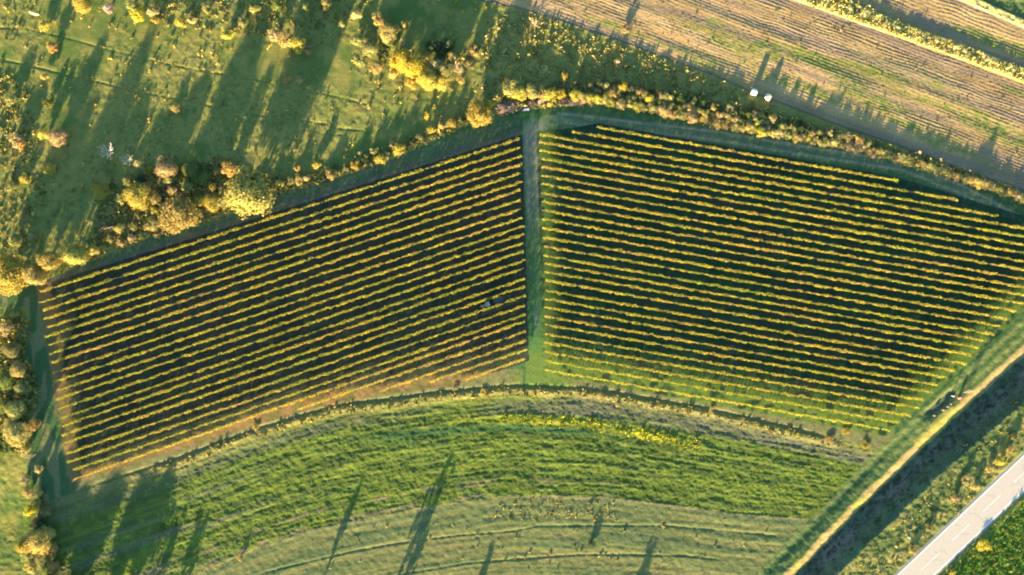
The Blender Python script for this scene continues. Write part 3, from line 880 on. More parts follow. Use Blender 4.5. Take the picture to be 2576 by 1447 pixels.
# ------------------------------------------------------------------ the road
def road():
    asphalt = plain('asphalt', (0.40, 0.335, 0.27), 0.75, 0.10, 1.3, 0.35)
    paint = plain('road_paint', (0.78, 0.77, 0.74), 0.6, 0.08, 8.0)
    def P(along, across, z):
        q = RA + RDIR * along + RN * across
        return Vector(((q[0] - 1288) * S, (723.5 - q[1]) * S, z))
    def strip(bm, a0, a1, c0, c1, z, n=1, thick=0.0):
        for i in range(n):
            t0 = a0 + (a1 - a0) * i / n; t1 = a0 + (a1 - a0) * (i + 1) / n
            vs_ = [bm.verts.new(P(t0, c0, z)), bm.verts.new(P(t0, c1, z)), bm.verts.new(P(t1, c1, z)), bm.verts.new(P(t1, c0, z))]
            bm.faces.new(vs_)
    bm = bmesh.new()
    strip(bm, -1500, 2600, 0, RWID, RD_H, 20)
    for c in (0, RWID):
        for i in range(20):
            t0, t1 = -1500 + 205 * i, -1500 + 205 * (i + 1)
            bm.faces.new([bm.verts.new(P(t0, c, RD_H)), bm.verts.new(P(t1, c, RD_H)), bm.verts.new(P(t1, c, RD_H - .2)), bm.verts.new(P(t0, c, RD_H - .2))])
    bmesh.ops.remove_doubles(bm, verts=bm.verts[:], dist=.0001)
    o = bm_obj('road', bm, asphalt); o['kind'] = 'structure'
    bm = bmesh.new()
    w = 0.14 / S
    strip(bm, -1500, 2600, 2.6, 2.6 + w, RD_H + .008, 20)
    strip(bm, -1500, 2600, RWID - 2.6 - w, RWID - 2.6, RD_H + .008, 20)
    mid = RWID * 0.5
    # centre dashes: measured positions on the sheet
    dv = [(1160, 1415, 1290, 1290), (1395, 1185, 1530, 1060), (1625, 975, 1770, 845)]
    t_first = []
    for x0, y0, x1, y1 in dv:
        a = np.array(shrink([((2880 + x0 / 2.0094) / 1.4907, (1437 + y0 / 2.0094) / 1.4907)], RD_H)[0]) - RA
        b = np.array(shrink([((2880 + x1 / 2.0094) / 1.4907, (1437 + y1 / 2.0094) / 1.4907)], RD_H)[0]) - RA
        t_first.append((np.dot(a, RDIR), np.dot(b, RDIR)))
    per = (t_first[2][0] - t_first[0][0]) / 2
    ln = np.mean([b - a for a, b in t_first])
    for k in range(-12, 22):
        s0 = t_first[0][0] + per * k
        strip(bm, s0, s0 + ln, mid - w * .28, mid + w * .28, RD_H + .008)
    o = bm_obj('road_markings', bm, paint); o['kind'] = 'structure'
    # tar-sealed cracks
    tar = plain('tar', (0.10, 0.095, 0.09), 0.6, 0.1)
    bm = bmesh.new()
    rng = random.Random(4)
    for k in range(9):
        s0 = -60 + k * 62 + rng.uniform(-15, 15)
        p = [(s0, mid + rng.uniform(-26, -4))]
        for j in range(7): p.append((p[-1][0] + rng.uniform(-9, 13), p[-1][1] + rng.uniform(1, 9)))
        for (s1, c1), (s2, c2) in zip(p, p[1:]):
            if c2 > RWID - 6: break
            bm.faces.new([bm.verts.new(P(s1, c1, RD_H + .004)), bm.verts.new(P(s1 + .5, c1 - .25, RD_H + .004)), bm.verts.new(P(s2 + .5, c2 - .25, RD_H + .004)), bm.verts.new(P(s2, c2, RD_H + .004))])
    o = bm_obj('road_cracks', bm, tar); o['kind'] = 'structure'

# ------------------------------------------------------------------ tractor, trailer, bales, cows and small things
def wheel(parent, c, r, w, rim_m, tyre_m):
    bm = bmesh.new()
    add_lathe(bm, [(r * .58, -w * .45), (r * .9, -w * .5), (r * .97, -w * .38), (r, 0), (r * .97, w * .38), (r * .9, w * .5), (r * .58, w * .45)], 'Y', (0, 0, 0), 24)
    for k in range(18):
        t = 2 * math.pi * k / 18
        add_box(bm, (r * .985 * math.cos(t), 0, r * .985 * math.sin(t)), (r * .05, w * .9, r * .09))
    tyre = bm_obj('tyre', bm, tyre_m, None)
    root = bpy.data.objects.new('wheel', None)
    COL.objects.link(root); root.parent = parent; root.location = c
    tyre.parent = root
    bm = bmesh.new()
    add_lathe(bm, [(r * .15, -w * .40), (r * .57, -w * .47), (r * .6, -w * .3), (r * .6, w * .3), (r * .57, w * .47), (r * .15, w * .40)], 'Y', (0, 0, 0), 20)
    rim = bm_obj('rim', bm, rim_m, root)
    return root

def tractor():
    ang = math.atan2(769.6 - 755.7, 1253 - 1212)       # row direction
    paint = plain('teal_paint', (0.006, 0.065, 0.065), 0.45, 0.1, 3.0, 0.5)
    roofm = plain('pale_blue_roof', (0.045, 0.09, 0.11), 0.5, 0.1, 3.0, 0.5)
    hoodm = plain('faded_hood', (0.10, 0.085, 0.10), 0.5, 0.12, 3.0, 0.5)
    black = plain('black_rubber', (0.018, 0.018, 0.020), 0.9, 0.2)
    steel = plain('dark_steel', (0.07, 0.07, 0.075), 0.6, 0.2)
    rimm = plain('rim_paint', (0.35, 0.33, 0.28), 0.5, 0.1)
    glass = plain('tinted_glass', (0.03, 0.06, 0.07), 0.1, 0.0, 1.0, 0.6)
    p = W(1222, 766.5, 1.2)
    p.z = ground_z(1222, 766.5)
    t = thing('tractor', 'small teal vineyard tractor with a grey hood between two vine rows', 'tractor', p, ang + math.pi)
    bm = bmesh.new(); add_box(bm, (0.2, 0, .55), (2.3, .42, .32), .04); add_box(bm, (-.75, 0, .6), (.5, 1.0, .3), .04); add_box(bm, (1.28, 0, .6), (.12, .6, .4), .03)
    bm_obj('chassis', bm, steel, t)
    bm = bmesh.new(); add_box(bm, (.78, 0, .92), (1.15, .56, .46), .07, taper=(.98, .82), seg=3)
    hood = bm_obj('hood', bm, hoodm, t)
    bm = bmesh.new(); add_box(bm, (1.37, 0, .9), (.03, .40, .34), .01)
    bm_obj('grille', bm, black, hood)
    for s in (-1, 1):
        bm = bmesh.new(); add_box(bm, (1.375, s * .16, 1.03), (.04, .09, .07), .01)
        bm_obj('headlight', bm, plain('lamp_glass', (.7, .7, .65), .2, 0), hood)
    bm = bmesh.new(); add_tube(bm, [(.55, .2, 1.1), (.55, .2, 1.75)], [.03, .03], 8)
    bm_obj('exhaust', bm, steel, t)
    bm = bmesh.new()
    for x, y in ((.12, .5), (.12, -.5), (-.92, .5), (-.92, -.5)):
        add_tube(bm, [(x, y, .75), (x * .96, y * .92, 1.98)], [.035, .03], 6)
    add_box(bm, (-.4, 0, .82), (1.05, 1.02, .12), .02)
    add_box(bm, (.06, 0, 1.02), (.08, 1.0, .34), .02)
    cab = bm_obj('cab', bm, paint, t)
    bm = bmesh.new()
    add_box(bm, (-.40, .485, 1.45), (.92, .012, .86)); add_box(bm, (-.40, -.485, 1.45), (.92, .012, .86))
    add_box(bm, (.108, 0, 1.55), (.012, .88, .70)); add_box(bm, (-.905, 0, 1.45), (.012, .88, .86))
    bm_obj('window', bm, glass, cab)
    bm = bmesh.new(); add_box(bm, (-.28, 0, 2.03), (.62, 1.06, .10), .03)
    bm_obj('roof', bm, paint, cab)
    bm = bmesh.new(); add_box(bm, (-.80, 0, 2.035), (.40, 1.06, .12), .03)
    bm_obj('roof_vent', bm, roofm, cab)
    for s in (-1, 1):
        bm = bmesh.new()
        prev = None
        for k in range(9):
            a0 = rad(10 + k * 19)
            ring = [bm.verts.new((-.62 + q * math.cos(a0), s * .56 + yy, .56 + q * math.sin(a0))) for q, yy in ((.585, -.16), (.585, .16), (.615, .16), (.615, -.16))]
            if prev:
                for j in range(4): bm.faces.new((prev[j], prev[(j + 1) % 4], ring[(j + 1) % 4], ring[j]))
            else: bm.faces.new(ring)
            prev = ring
        bm.faces.new(prev[::-1])
        bm_obj('mudguard', bm, paint, t)
        wheel(t, (-.62, s * .56, .53), .53, .30, rimm, black)
        wheel(t, (1.0, s * .50, .33), .33, .20, rimm, black)
    bm = bmesh.new(); add_box(bm, (-.5, 0, 1.0), (.42, .44, .10), .03); add_box(bm, (-.72, 0, 1.22), (.10, .42, .40), .03)
    bm_obj('seat', bm, black, t)
    bm = bmesh.new(); add_lathe(bm, [(.17, -.012), (.19, 0), (.17, .012)], 'Z', (-.12, 0, 1.24), 18); add_tube(bm, [(.04, 0, .95), (-.12, 0, 1.24)], [.02, .02], 6)
    bm_obj('steering_wheel', bm, black, t)
    # trailer
    p = W(1253, 755.4, 1.1); p.z = ground_z(1253, 755.4)
    greym = plain('grey_trailer_metal', (0.085, 0.08, 0.085), 0.6, 0.15, 2.0)
    bedm = plain('trailer_floor', (0.08, 0.08, 0.09), 0.7, 0.2, 2.0)
    r = thing('trailer', 'grey box trailer hitched behind the teal tractor in the vines', 'trailer', p, ang + math.pi)
    bm = bmesh.new(); add_box(bm, (0, 0, .62), (2.2, 1.3, .10), .015); add_box(bm, (0, 0, .50), (2.0, .5, .12), .01)
    bm_obj('bed', bm, bedm, r)
    for nm, c, sz in (('side_panel', (0, .635, .86), (2.2, .045, .40)), ('side_panel', (0, -.635, .86), (2.2, .045, .40)),
                      ('tailgate', (-1.08, 0, .86), (.045, 1.22, .40)), ('front_panel', (1.08, 0, .90), (.045, 1.22, .48))):
        bm = bmesh.new(); add_box(bm, c, sz, .01)
        for k in (-.8, -.3, .3, .8):
            if 'side' in nm: add_box(bm, (k, c[1] * 1.04, c[2]), (.05, .03, .38))
        bm_obj(nm, bm, greym, r)
    bm = bmesh.new(); add_tube(bm, [(1.0, .3, .5), (1.85, 0, .48)], [.035, .035], 6); add_tube(bm, [(1.0, -.3, .5), (1.85, 0, .48)], [.035, .035], 6)
    bm_obj('drawbar', bm, steel, r)
    for s in (-1, 1): wheel(r, (-.1, s * .52, .32), .32, .2, rimm, black)
    bm = bmesh.new(); add_box(bm, (0, 0, .675), (2.05, 1.16, .02))
    bm_obj('load_cover', bm, greym, r)

def bales():
    for vx, vy, col, lab, rz in ((1898, 231, (0.66, 0.62, 0.55), 'white wrapped round bale at the edge of the ploughed field, left of two', rad(-18)),
                                 (1933, 244, (0.60, 0.47, 0.31), 'cream straw-coloured round bale beside the white one at the field edge', rad(55))):
        p = W(vx, vy, 1.0); p.z = ground_z(vx, vy) - .03
        m = plain('bale_wrap', col, 0.5, 0.08, 9.0, 0.3)
        t = thing('round_bale', lab, 'bale', p, rz, 'round bales by the hedge')
        bm = bmesh.new()
        R, L = .74, 1.35
        prof = [(R * .2, -L / 2 - .02), (R * .82, -L / 2), (R * .97, -L / 2 + .06), (R, -L / 4), (R * 1.01, 0), (R, L / 4), (R * .97, L / 2 - .06), (R * .82, L / 2), (R * .2, L / 2 + .02)]
        add_lathe(bm, prof, 'X', (0, 0, R), 28)
        rng = random.Random(int(vx))
        for v in bm.verts: v.co += Vector((rng.uniform(-1, 1), rng.uniform(-1, 1), rng.uniform(-1, 1))) * .012
        bm_obj('wrap', bm, m, t, True)
        em = plain('bale_end', tuple(k * .8 for k in col), .7, .2, 14.0)
        for s in (-1, 1):
            bm = bmesh.new()
            add_lathe(bm, [(R * .25, s * (L / 2 + .022)), (R * .7, s * (L / 2 + .012)), (R * .7, s * (L / 2 + .004)), (R * .25, s * (L / 2 + .004))], 'X', (0, 0, R), 24)
            bm_obj('end_face', bm, em, t)

def skin_mesh(name, verts, edges, radii, sub=2):
    me = bpy.data.meshes.new(name); me.from_pydata(verts, edges, []); me.update()
    o = bpy.data.objects.new(name, me); COL.objects.link(o)
    sk = o.modifiers.new('skin', 'SKIN'); sk.use_smooth_shade = True
    for i, r in enumerate(radii):
        sv = me.skin_vertices[0].data[i]; sv.radius = r if isinstance(r, tuple) else (r, r); sv.use_root = (i == 0)
    ss = o.modifiers.new('sub', 'SUBSURF'); ss.levels = sub; ss.render_levels = sub
    dg = bpy.context.evaluated_depsgraph_get(); dg.update()
    out = bpy.data.meshes.new_from_object(o.evaluated_get(dg))
    out.name = name
    bpy.data.objects.remove(o); bpy.data.meshes.remove(me)
    return out

def cow(vx, vy, rz, hide, face, label, scale, graze):
    v, e, r = [], [], []
    def add(p, rr, to=None):
        v.append(p); r.append(rr)
        if to is not None: e.append((to, len(v) - 1))
        return len(v) - 1
    hip = add((-.55, 0, 1.05), (.33, .36))
    belly = add((-.1, 0, .98), (.37, .42), hip)
    chest = add((.42, 0, 1.0), (.33, .38), belly)
    rump = add((-.92, 0, 1.12), (.26, .27), hip)
    hz = -.45 if graze else .06
    n1 = add((.78, 0, 1.08 + hz * .35), (.20, .22), chest)
    n2 = add((1.05, .03, 1.12 + hz * .9), (.15, .17), n1)
    hd = add((1.25, .05, 1.10 + hz * 1.25), (.13, .13), n2)
    mz = add((1.50, .06, .96 + hz * 1.35), (.085, .085), hd)
    for s in (-1, 1):
        add((1.18, s * .24 + .05, 1.16 + hz * 1.2), (.04, .06), hd)
        k = add((.40, s * .20, .62), .12, chest); k = add((.42, s * .20, .34), .07, k); k = add((.40, s * .20, .06), .06, k); add((.46, s * .20, .02), .055, k)
        k = add((-.72, s * .22, .74), .16, hip); k = add((-.88, s * .21, .42), .075, k); k = add((-.80, s * .21, .06), .06, k); add((-.74, s * .21, .02), .055, k)
    tl = add((-1.10, 0, 1.05), .05, rump); add((-1.16, .02, .55), .03, tl)
    p = W(vx, vy, .8); p.z = ground_z(vx, vy) + .02
    me = skin_mesh('body', [tuple(k * scale for k in q) for q in v], e, [tuple(k * scale for k in q) if isinstance(q, tuple) else q * scale for q in r])
    hm = plain('cow_hide', hide, .9, .12, 2.5, .1); fm = plain('white_face', face, .9, .08, 4.0, .1)
    me.materials.append(hm); me.materials.append(fm)
    for pl in me.polygons:
        if pl.center.x > 1.10 * scale or pl.center.z < .25 * scale: pl.material_index = 1
    t = thing('cow', label, 'cow', p, rz, 'cows grazing in the left meadows')
    o = link('body', me, None, t)
    horn = plain('horn', (.5, .45, .36), .6, .1)
    for s in (-1, 1):
        bm = bmesh.new()
        add_tube(bm, [tuple(k * scale for k in q) for q in ((1.2, s * .10 + .05, 1.22 + hz * 1.2), (1.22, s * .22 + .05, 1.30 + hz * 1.2), (1.28, s * .25 + .05, 1.38 + hz * 1.2))], [.028, .02, .008], 6)
        bm_obj('horn', bm, horn, t)

def small_things():
    white = plain('white_paint', (0.50, 0.50, 0.50), 0.5, 0.05)
    red = plain('red_paint', (0.62, 0.055, 0.06), 0.5, 0.08)
    pale = plain('pale_wood', (0.26, 0.19, 0.16), 0.8, 0.2)
    # row of pale posts with rails above the pit
    p = W(2434, 985, 0.5); p.z = ground_z(2434, 985)
    t = thing('post_fence', 'short rail fence of pale posts at the end of the dark pit', 'fence', p, rad(22))
    for k in range(5):
        bm = bmesh.new(); add_box(bm, ((k - 2) * .36, 0, .86), (.10, .10, 1.8), .012)
        po = bm_obj('post', bm, pale, t)
        bm = bmesh.new(); add_box(bm, ((k - 2) * .36, 0, 1.79), (.13, .13, .06), .01)
        bm_obj('cap', bm, pale, po)
    for z in (.7, 1.3):
        bm = bmesh.new(); add_box(bm, (0, .07, z), (1.7, .035, .09), .008); bm_obj('rail', bm, pale, t)
    # red and white box
    p = W(2416, 1001, .5); p.z = ground_z(2416, 1001) - .02
    t = thing('valve_box', 'small red and white box standing at the rim of the dark pit', 'box', p, rad(35))
    bm = bmesh.new(); add_box(bm, (0, 0, .4), (.62, .52, .8), .04); bm_obj('body', bm, red, t)
    bm = bmesh.new(); add_box(bm, (-.16, .12, .83), (.34, .30, .06), .02); bm_obj('lid', bm, white, t)
    bm = bmesh.new(); add_tube(bm, [(-.30, 0, .2), (-.5, 0, .25), (-.5, 0, .62)], [.07, .07, .07], 8); bm_obj('pipe', bm, plain('cream_pipe', (.7, .62, .42), .5, .1), t)
    # marker posts
    for vx, vy, h, lab in ((2398, 997, .9, 'white marker post beside the dark pit, left of the red box'), (2287, 1353, 1.0, 'white marker post in the rough grass near the road')):
        hz = RD_H if vx < 2300 else 0
        p = W(vx, vy, .6 + hz)
        p.z = ground_z(p.x / S + 1288, 723.5 - p.y / S)
        t = thing('marker_post', lab, 'marker post', p, .4)
        bm = bmesh.new(); add_box(bm, (0, 0, h / 2 - .1), (.20, .14, h + .2), .03); bm_obj('post', bm, white, t)
        bm = bmesh.new(); add_box(bm, (0, 0, h + .04), (.28, .22, .10), .03); bm_obj('cap', bm, plain('pale_blue_cap', (.62, .76, .82), .4, .03), t)
    # pale stones along the pit
    rng = random.Random(3)
    labs = ['largest pale stone on the lower rim of the dark pit', 'pale pinkish stone next to the largest one by the pit', 'small pale stone nearest the red box by the pit',
            'pale stone at the low left end of the dark pit']
    for (vx, vy, r), lab in zip(((2373, 1031, .42), (2383, 1022, .34), (2392, 1016, .30), (2350, 1045, .34)), labs):
        p = W(vx, vy); p.z = ground_z(vx, vy) + r * .3
        bm = bmesh.new(); bmesh.ops.create_icosphere(bm, subdivisions=2, radius=r)
        for v in bm.verts: v.co = Vector((v.co.x * 1.2, v.co.y * .9, v.co.z * .75)) * rng.uniform(.85, 1.12)
        o = bm_obj('stone', bm, plain('pale_stone', (.14, .11, .10), .9, .2, 5.0)); o.location = p
        tag(o, lab, 'stone', 'stones by the pit')
    # rubble and boards at the track head
    bm = bmesh.new()
    for k in range(150):
        x = rng.gauss(0, 2.9); y = rng.gauss(0, .75)
        r = rng.uniform(.10, .38)
        n0 = len(bm.verts)
        rr = bmesh.ops.create_icosphere(bm, subdivisions=1, radius=r)
        mt = Matrix.Rotation(rng.uniform(0, 3), 3, 'Z')
        for v in rr['verts']:
            v.co = mt @ Vector((v.co.x * rng.uniform(.8, 1.5), v.co.y * rng.uniform(.7, 1.1), v.co.z * rng.uniform(.6, .9)))
            v.co += Vector((x, y, max(0, .38 - abs(y) * .3 - abs(x) * .06) + rng.uniform(0, .1)))
    o = bm_obj('rubble', bm, plain('purple_grey_rubble', (.12, .09, .098), .95, .55, 1.2)); o.location = W(1290, 268) ; o.location.z = ground_z(1290, 268)
    o.rotation_euler.z = rad(9)
    o['kind'] = 'stuff'
    o['label'] = 'heap of purple grey rubble at the hedge foot by the track head'; o['category'] = 'rubble'
    for vx, vy, sz, col, rz, nm, lab in ((1324, 277, (1.4, .5, .08), (.36, .37, .40), .1, 'board', 'white grey board lying on the rubble heap'),
                                         (1263, 283, (1.1, .8, .12), (.30, .14, .09), .7, 'board', 'reddish brown board leaning on the left end of the rubble'),
                                         (1362, 257, (1.7, .8, .3), (.34, .22, .15), .15, 'board', 'tan pink board under the yellow hedge beside the track head')):
        p = W(vx, vy); p.z = ground_z(vx, vy) + .42
        bm = bmesh.new(); add_box(bm, (0, 0, 0), sz, .015)
        for k in (-.3, .0, .3): add_box(bm, (sz[0] * k, 0, sz[2] * .5 + .02), (.06, sz[1] * .96, .03))
        o = bm_obj(nm, bm, plain('board', col, .8, .25, 3.0)); o.location = p; o.rotation_euler = (.12, -.1, rz)
        tag(o, lab, 'board', 'boards by the track head')

# ------------------------------------------------------------------ loose low growth nobody could count
def scatter(name, pts, size, palette, seed, hmul=1.0, per=7):
    """low tussocks: a handful of upright leaves each"""
    rng = np.random.RandomState(seed)
    pts = np.array(pts, float)
    n = len(pts)
    x = (pts[:, 0] - 1288) * S; y = (723.5 - pts[:, 1]) * S
    gz, _, _, _ = relief(pts[:, 0], pts[:, 1])
    sz = size * rng.uniform(.5, 1.5, n)
    c = np.stack([x, y, gz], 1)
    cen = np.repeat(c, per, 0); s = np.repeat(sz, per)
    off = rng.normal(size=(n * per, 3)) * np.array([.42, .42, .30]); off[:, 2] = np.abs(off[:, 2]) * hmul + .25 * hmul
    cen = cen + off * s[:, None]
    nor = rng.normal(size=(n * per, 3)); nor /= np.linalg.norm(nor, axis=1, keepdims=True)
    v, f = quads_from(cen, nor, s * rng.uniform(.35, .75, n * per), rng, .8)
    me = mesh_np(name, v, f)
    pal = np.array(palette, np.float32)
    cc = pal[rng.randint(0, len(pal), n)] * rng.uniform(.75, 1.2, (n, 1))
    cc = np.repeat(cc, per, 0) * rng.uniform(.8, 1.2, (n * per, 1))
    at = me.color_attributes.new('leaf_col', 'FLOAT_COLOR', 'CORNER')
    c4 = np.concatenate([cc, np.ones((len(cc), 1))], 1).astype(np.float32)
    at.data.foreach_set('color', np.repeat(c4, 4, 0).ravel())
    o = link(name, me, WEED)
    o['kind'] = 'stuff'
    return o

WEED = col_leaf_material('weed_leaves', 0.2)

def sample(n, box, cond, seed):
    rng = np.random.RandomState(seed)
    x = rng.uniform(box[0], box[2], n * 6); y = rng.uniform(box[1], box[3], n * 6)
    k = cond(x, y)
    return np.stack([x[k], y[k]], 1)[:n]

def low_growth():
    up = lambda x, y: (y < line(HEDGE, x) - 6) & (y > line(PL_LOW, x) + 6)
    big = lambda x, y: fbm((x - 1288) * S / 14, (723.5 - y) * S / 14, 5, 3)
    o = scatter('weeds', sample(900, (0, 0, 1240, 720), lambda x, y: up(x, y) & (big(x, y) + .12 * (x < 420) * (y > 150) > .50), 1), .42,
                [(.17, .16, .04), (.22, .19, .05), (.12, .13, .035), (.28, .20, .07), (.20, .18, .04)], 2, .6)
    o['label'] = 'olive tussocks and weeds across the upper left meadow'; o['category'] = 'weeds'
    zw = lambda x, y: up(x, y) & (inpoly([(-20, 170), (60, 190), (95, 330), (110, 440), (120, 520), (60, 640), (-20, 700)], x, y) | inpoly([(380, -20), (960, -20), (880, 60), (700, 95), (520, 75), (400, 60)], x, y) | inpoly([(250, 560), (420, 590), (250, 650), (200, 640)], x, y))
    o = scatter('weeds', sample(750, (-10, -10, 980, 700), zw, 41), .6, [(.24, .20, .05), (.19, .175, .05), (.30, .24, .065), (.15, .15, .04), (.36, .26, .07)], 42, .35, 8)
    o['label'] = 'tall olive weeds massed along the left side and top of the meadow'; o['category'] = 'weeds'
    o = scatter('weeds', sample(1000, (1215, 40, 1960, 270), lambda x, y: up(x, y), 3), .62,
                [(.26, .22, .065), (.30, .25, .08), (.18, .175, .05), (.33, .25, .10)], 4, .5)
    o['label'] = 'dense olive tussocks between the hedge and the ploughed field'; o['category'] = 'weeds'
    o = scatter('weeds', sample(260, (0, 0, 1240, 620), lambda x, y: up(x, y), 5), .5, [(.48, .32, .06), (.45, .28, .08), (.42, .34, .05)], 6, .7)
    o['label'] = 'scattered yellow and orange weeds in the upper left meadow'; o['category'] = 'weeds'
    lowm = lambda x, y: (y > line(MEADOW_EDGE, x) + 5) & (y < line(BANK, x) - 140)
    o = scatter('weeds', np.concatenate([sample(120, (1240, 1258, 1560, 1312), lowm, 7), sample(90, (820, 1280, 2000, 1445), lowm, 8)]), .38,
                [(.46, .36, .09), (.40, .28, .10), (.34, .30, .07)], 9, .35)
    o['label'] = 'small yellow tufts dotted over the pale lower meadow'; o['category'] = 'weeds'
    fl = lambda x, y: (np.abs((y - line(DITCH, x)) / (line(MEADOW_EDGE, x) - line(DITCH, x)) - (.30 + .07 * (x - 1300) / 400)) < .05)
    o = scatter('flowers', sample(240, (1260, 1000, 1780, 1200), fl, 10), .42, [(.46, .38, .02), (.40, .35, .02), (.24, .26, .03)], 11, .4)
    o['label'] = 'band of bright yellow flowers in the green crop field'; o['category'] = 'flowers'
    bankc = lambda x, y: (np.abs(y - line(DITCH, x) - 14) < 9) & (x > 380)
    o = scatter('weeds', sample(900, (380, 960, 2120, 1200), bankc, 12), .55, [(.27, .21, .06), (.22, .20, .05), (.30, .23, .07)], 13, .45)
    o['label'] = 'dry yellow grass on the bank under the two vineyards'; o['category'] = 'weeds'
    side = lambda x, y: ((y - line(CREST, x)) * .72 > 10) & (((x - RA[0]) * RN[0] + (y - RA[1]) * RN[1]) < -6)
    o = scatter('weeds', sample(260, (2050, 1000, 2576, 1447), side, 14), .45, [(.18, .19, .06), (.23, .21, .07), (.15, .17, .05), (.28, .24, .08)], 15, .2)
    o['label'] = 'rough olive grass between the ditch and the road'; o['category'] = 'weeds'
    hr = lambda x, y: (y < line(HEDGE, x) - 4) & (y > line(HEDGE, x) - np.interp(x, [1260, 1490, 1850, 2000, 2150, 2300, 2600], [46, 60, 66, 54, 38, 30, 26]))
    o = scatter('undergrowth', sample(1500, (1255, 190, 2600, 520), hr, 30), .8, [(.27, .23, .065), (.20, .18, .055), (.33, .26, .09), (.14, .14, .045)], 31, .75, 10)
    o['label'] = 'tangled olive undergrowth filling the hedge below the ploughed field'; o['category'] = 'undergrowth'
    hl = lambda x, y: (y < line(HEDGE, x) - 3) & (y > line(HEDGE, x) - np.interp(x, [0, 230, 260, 560, 640, 720, 1200], [30, 40, 170, 150, 70, 34, 24]))
    o = scatter('undergrowth', sample(1300, (200, 280, 1230, 660), hl, 32), .8, [(.30, .25, .065), (.20, .19, .055), (.40, .30, .075), (.15, .155, .045), (.36, .27, .09)], 33, .45, 10)
    o['label'] = 'mixed undergrowth filling the thicket and hedge above the left vineyard'; o['category'] = 'undergrowth'
    le = lambda x, y: (x < 78 + 18 * np.sin(y / 37.0))
    o = scatter('undergrowth', sample(700, (0, 800, 100, 1140), le, 34), .8, [(.30, .25, .065), (.22, .21, .055), (.36, .28, .08), (.16, .17, .045)], 35, .4, 10)
    o['label'] = 'olive and golden undergrowth along the left picture edge'; o['category'] = 'undergrowth'
    rd_ = lambda x, y: (line(CREST, x) - y > 12) & (y - line(BANK, x) > 14)
    o = scatter('reeds', sample(700, (1990, 880, 2600, 1447), rd_, 36), .5, [(.085, .09, .05), (.12, .095, .07), (.065, .085, .045)], 37, .3, 7)
    o['label'] = 'dull reeds and dead grass along the shaded ditch'; o['category'] = 'reeds'
    far = lambda x, y: (((x - RA[0]) * RN[0] + (y - RA[1]) * RN[1]) > RWID + 6)
    o = scatter('weeds', sample(900, (2330, 1230, 2600, 1460), far, 16), .35, [(.10, .16, .025), (.14, .19, .03), (.20, .19, .04)], 17, .7)
    o['label'] = 'lush green growth on the far side of the road'; o['category'] = 'weeds'
    stripc = lambda x, y: (y < line(PL_UP, x) - 2) & (y > line(PL2_LOW, x) + 2)
    o = scatter('weeds', sample(1100, (1990, -10, 2600, 215), stripc, 18), .55, [(.46, .36, .10), (.40, .32, .09), (.22, .20, .05)], 19, .8)
    o['label'] = 'dry golden grass on the strip between two ploughed fields'; o['category'] = 'weeds'
    plc = lambda x, y: (y < line(PL_LOW, x) - 8) & (y > line(PL_UP, x) + 4)
    o = scatter('weeds', sample(160, (1230, 0, 2580, 470), plc, 22), .32, [(.16, .17, .04), (.13, .15, .03), (.30, .22, .12)], 23, .4)
    o['label'] = 'weeds and clods scattered over the large ploughed field'; o['category'] = 'weeds'

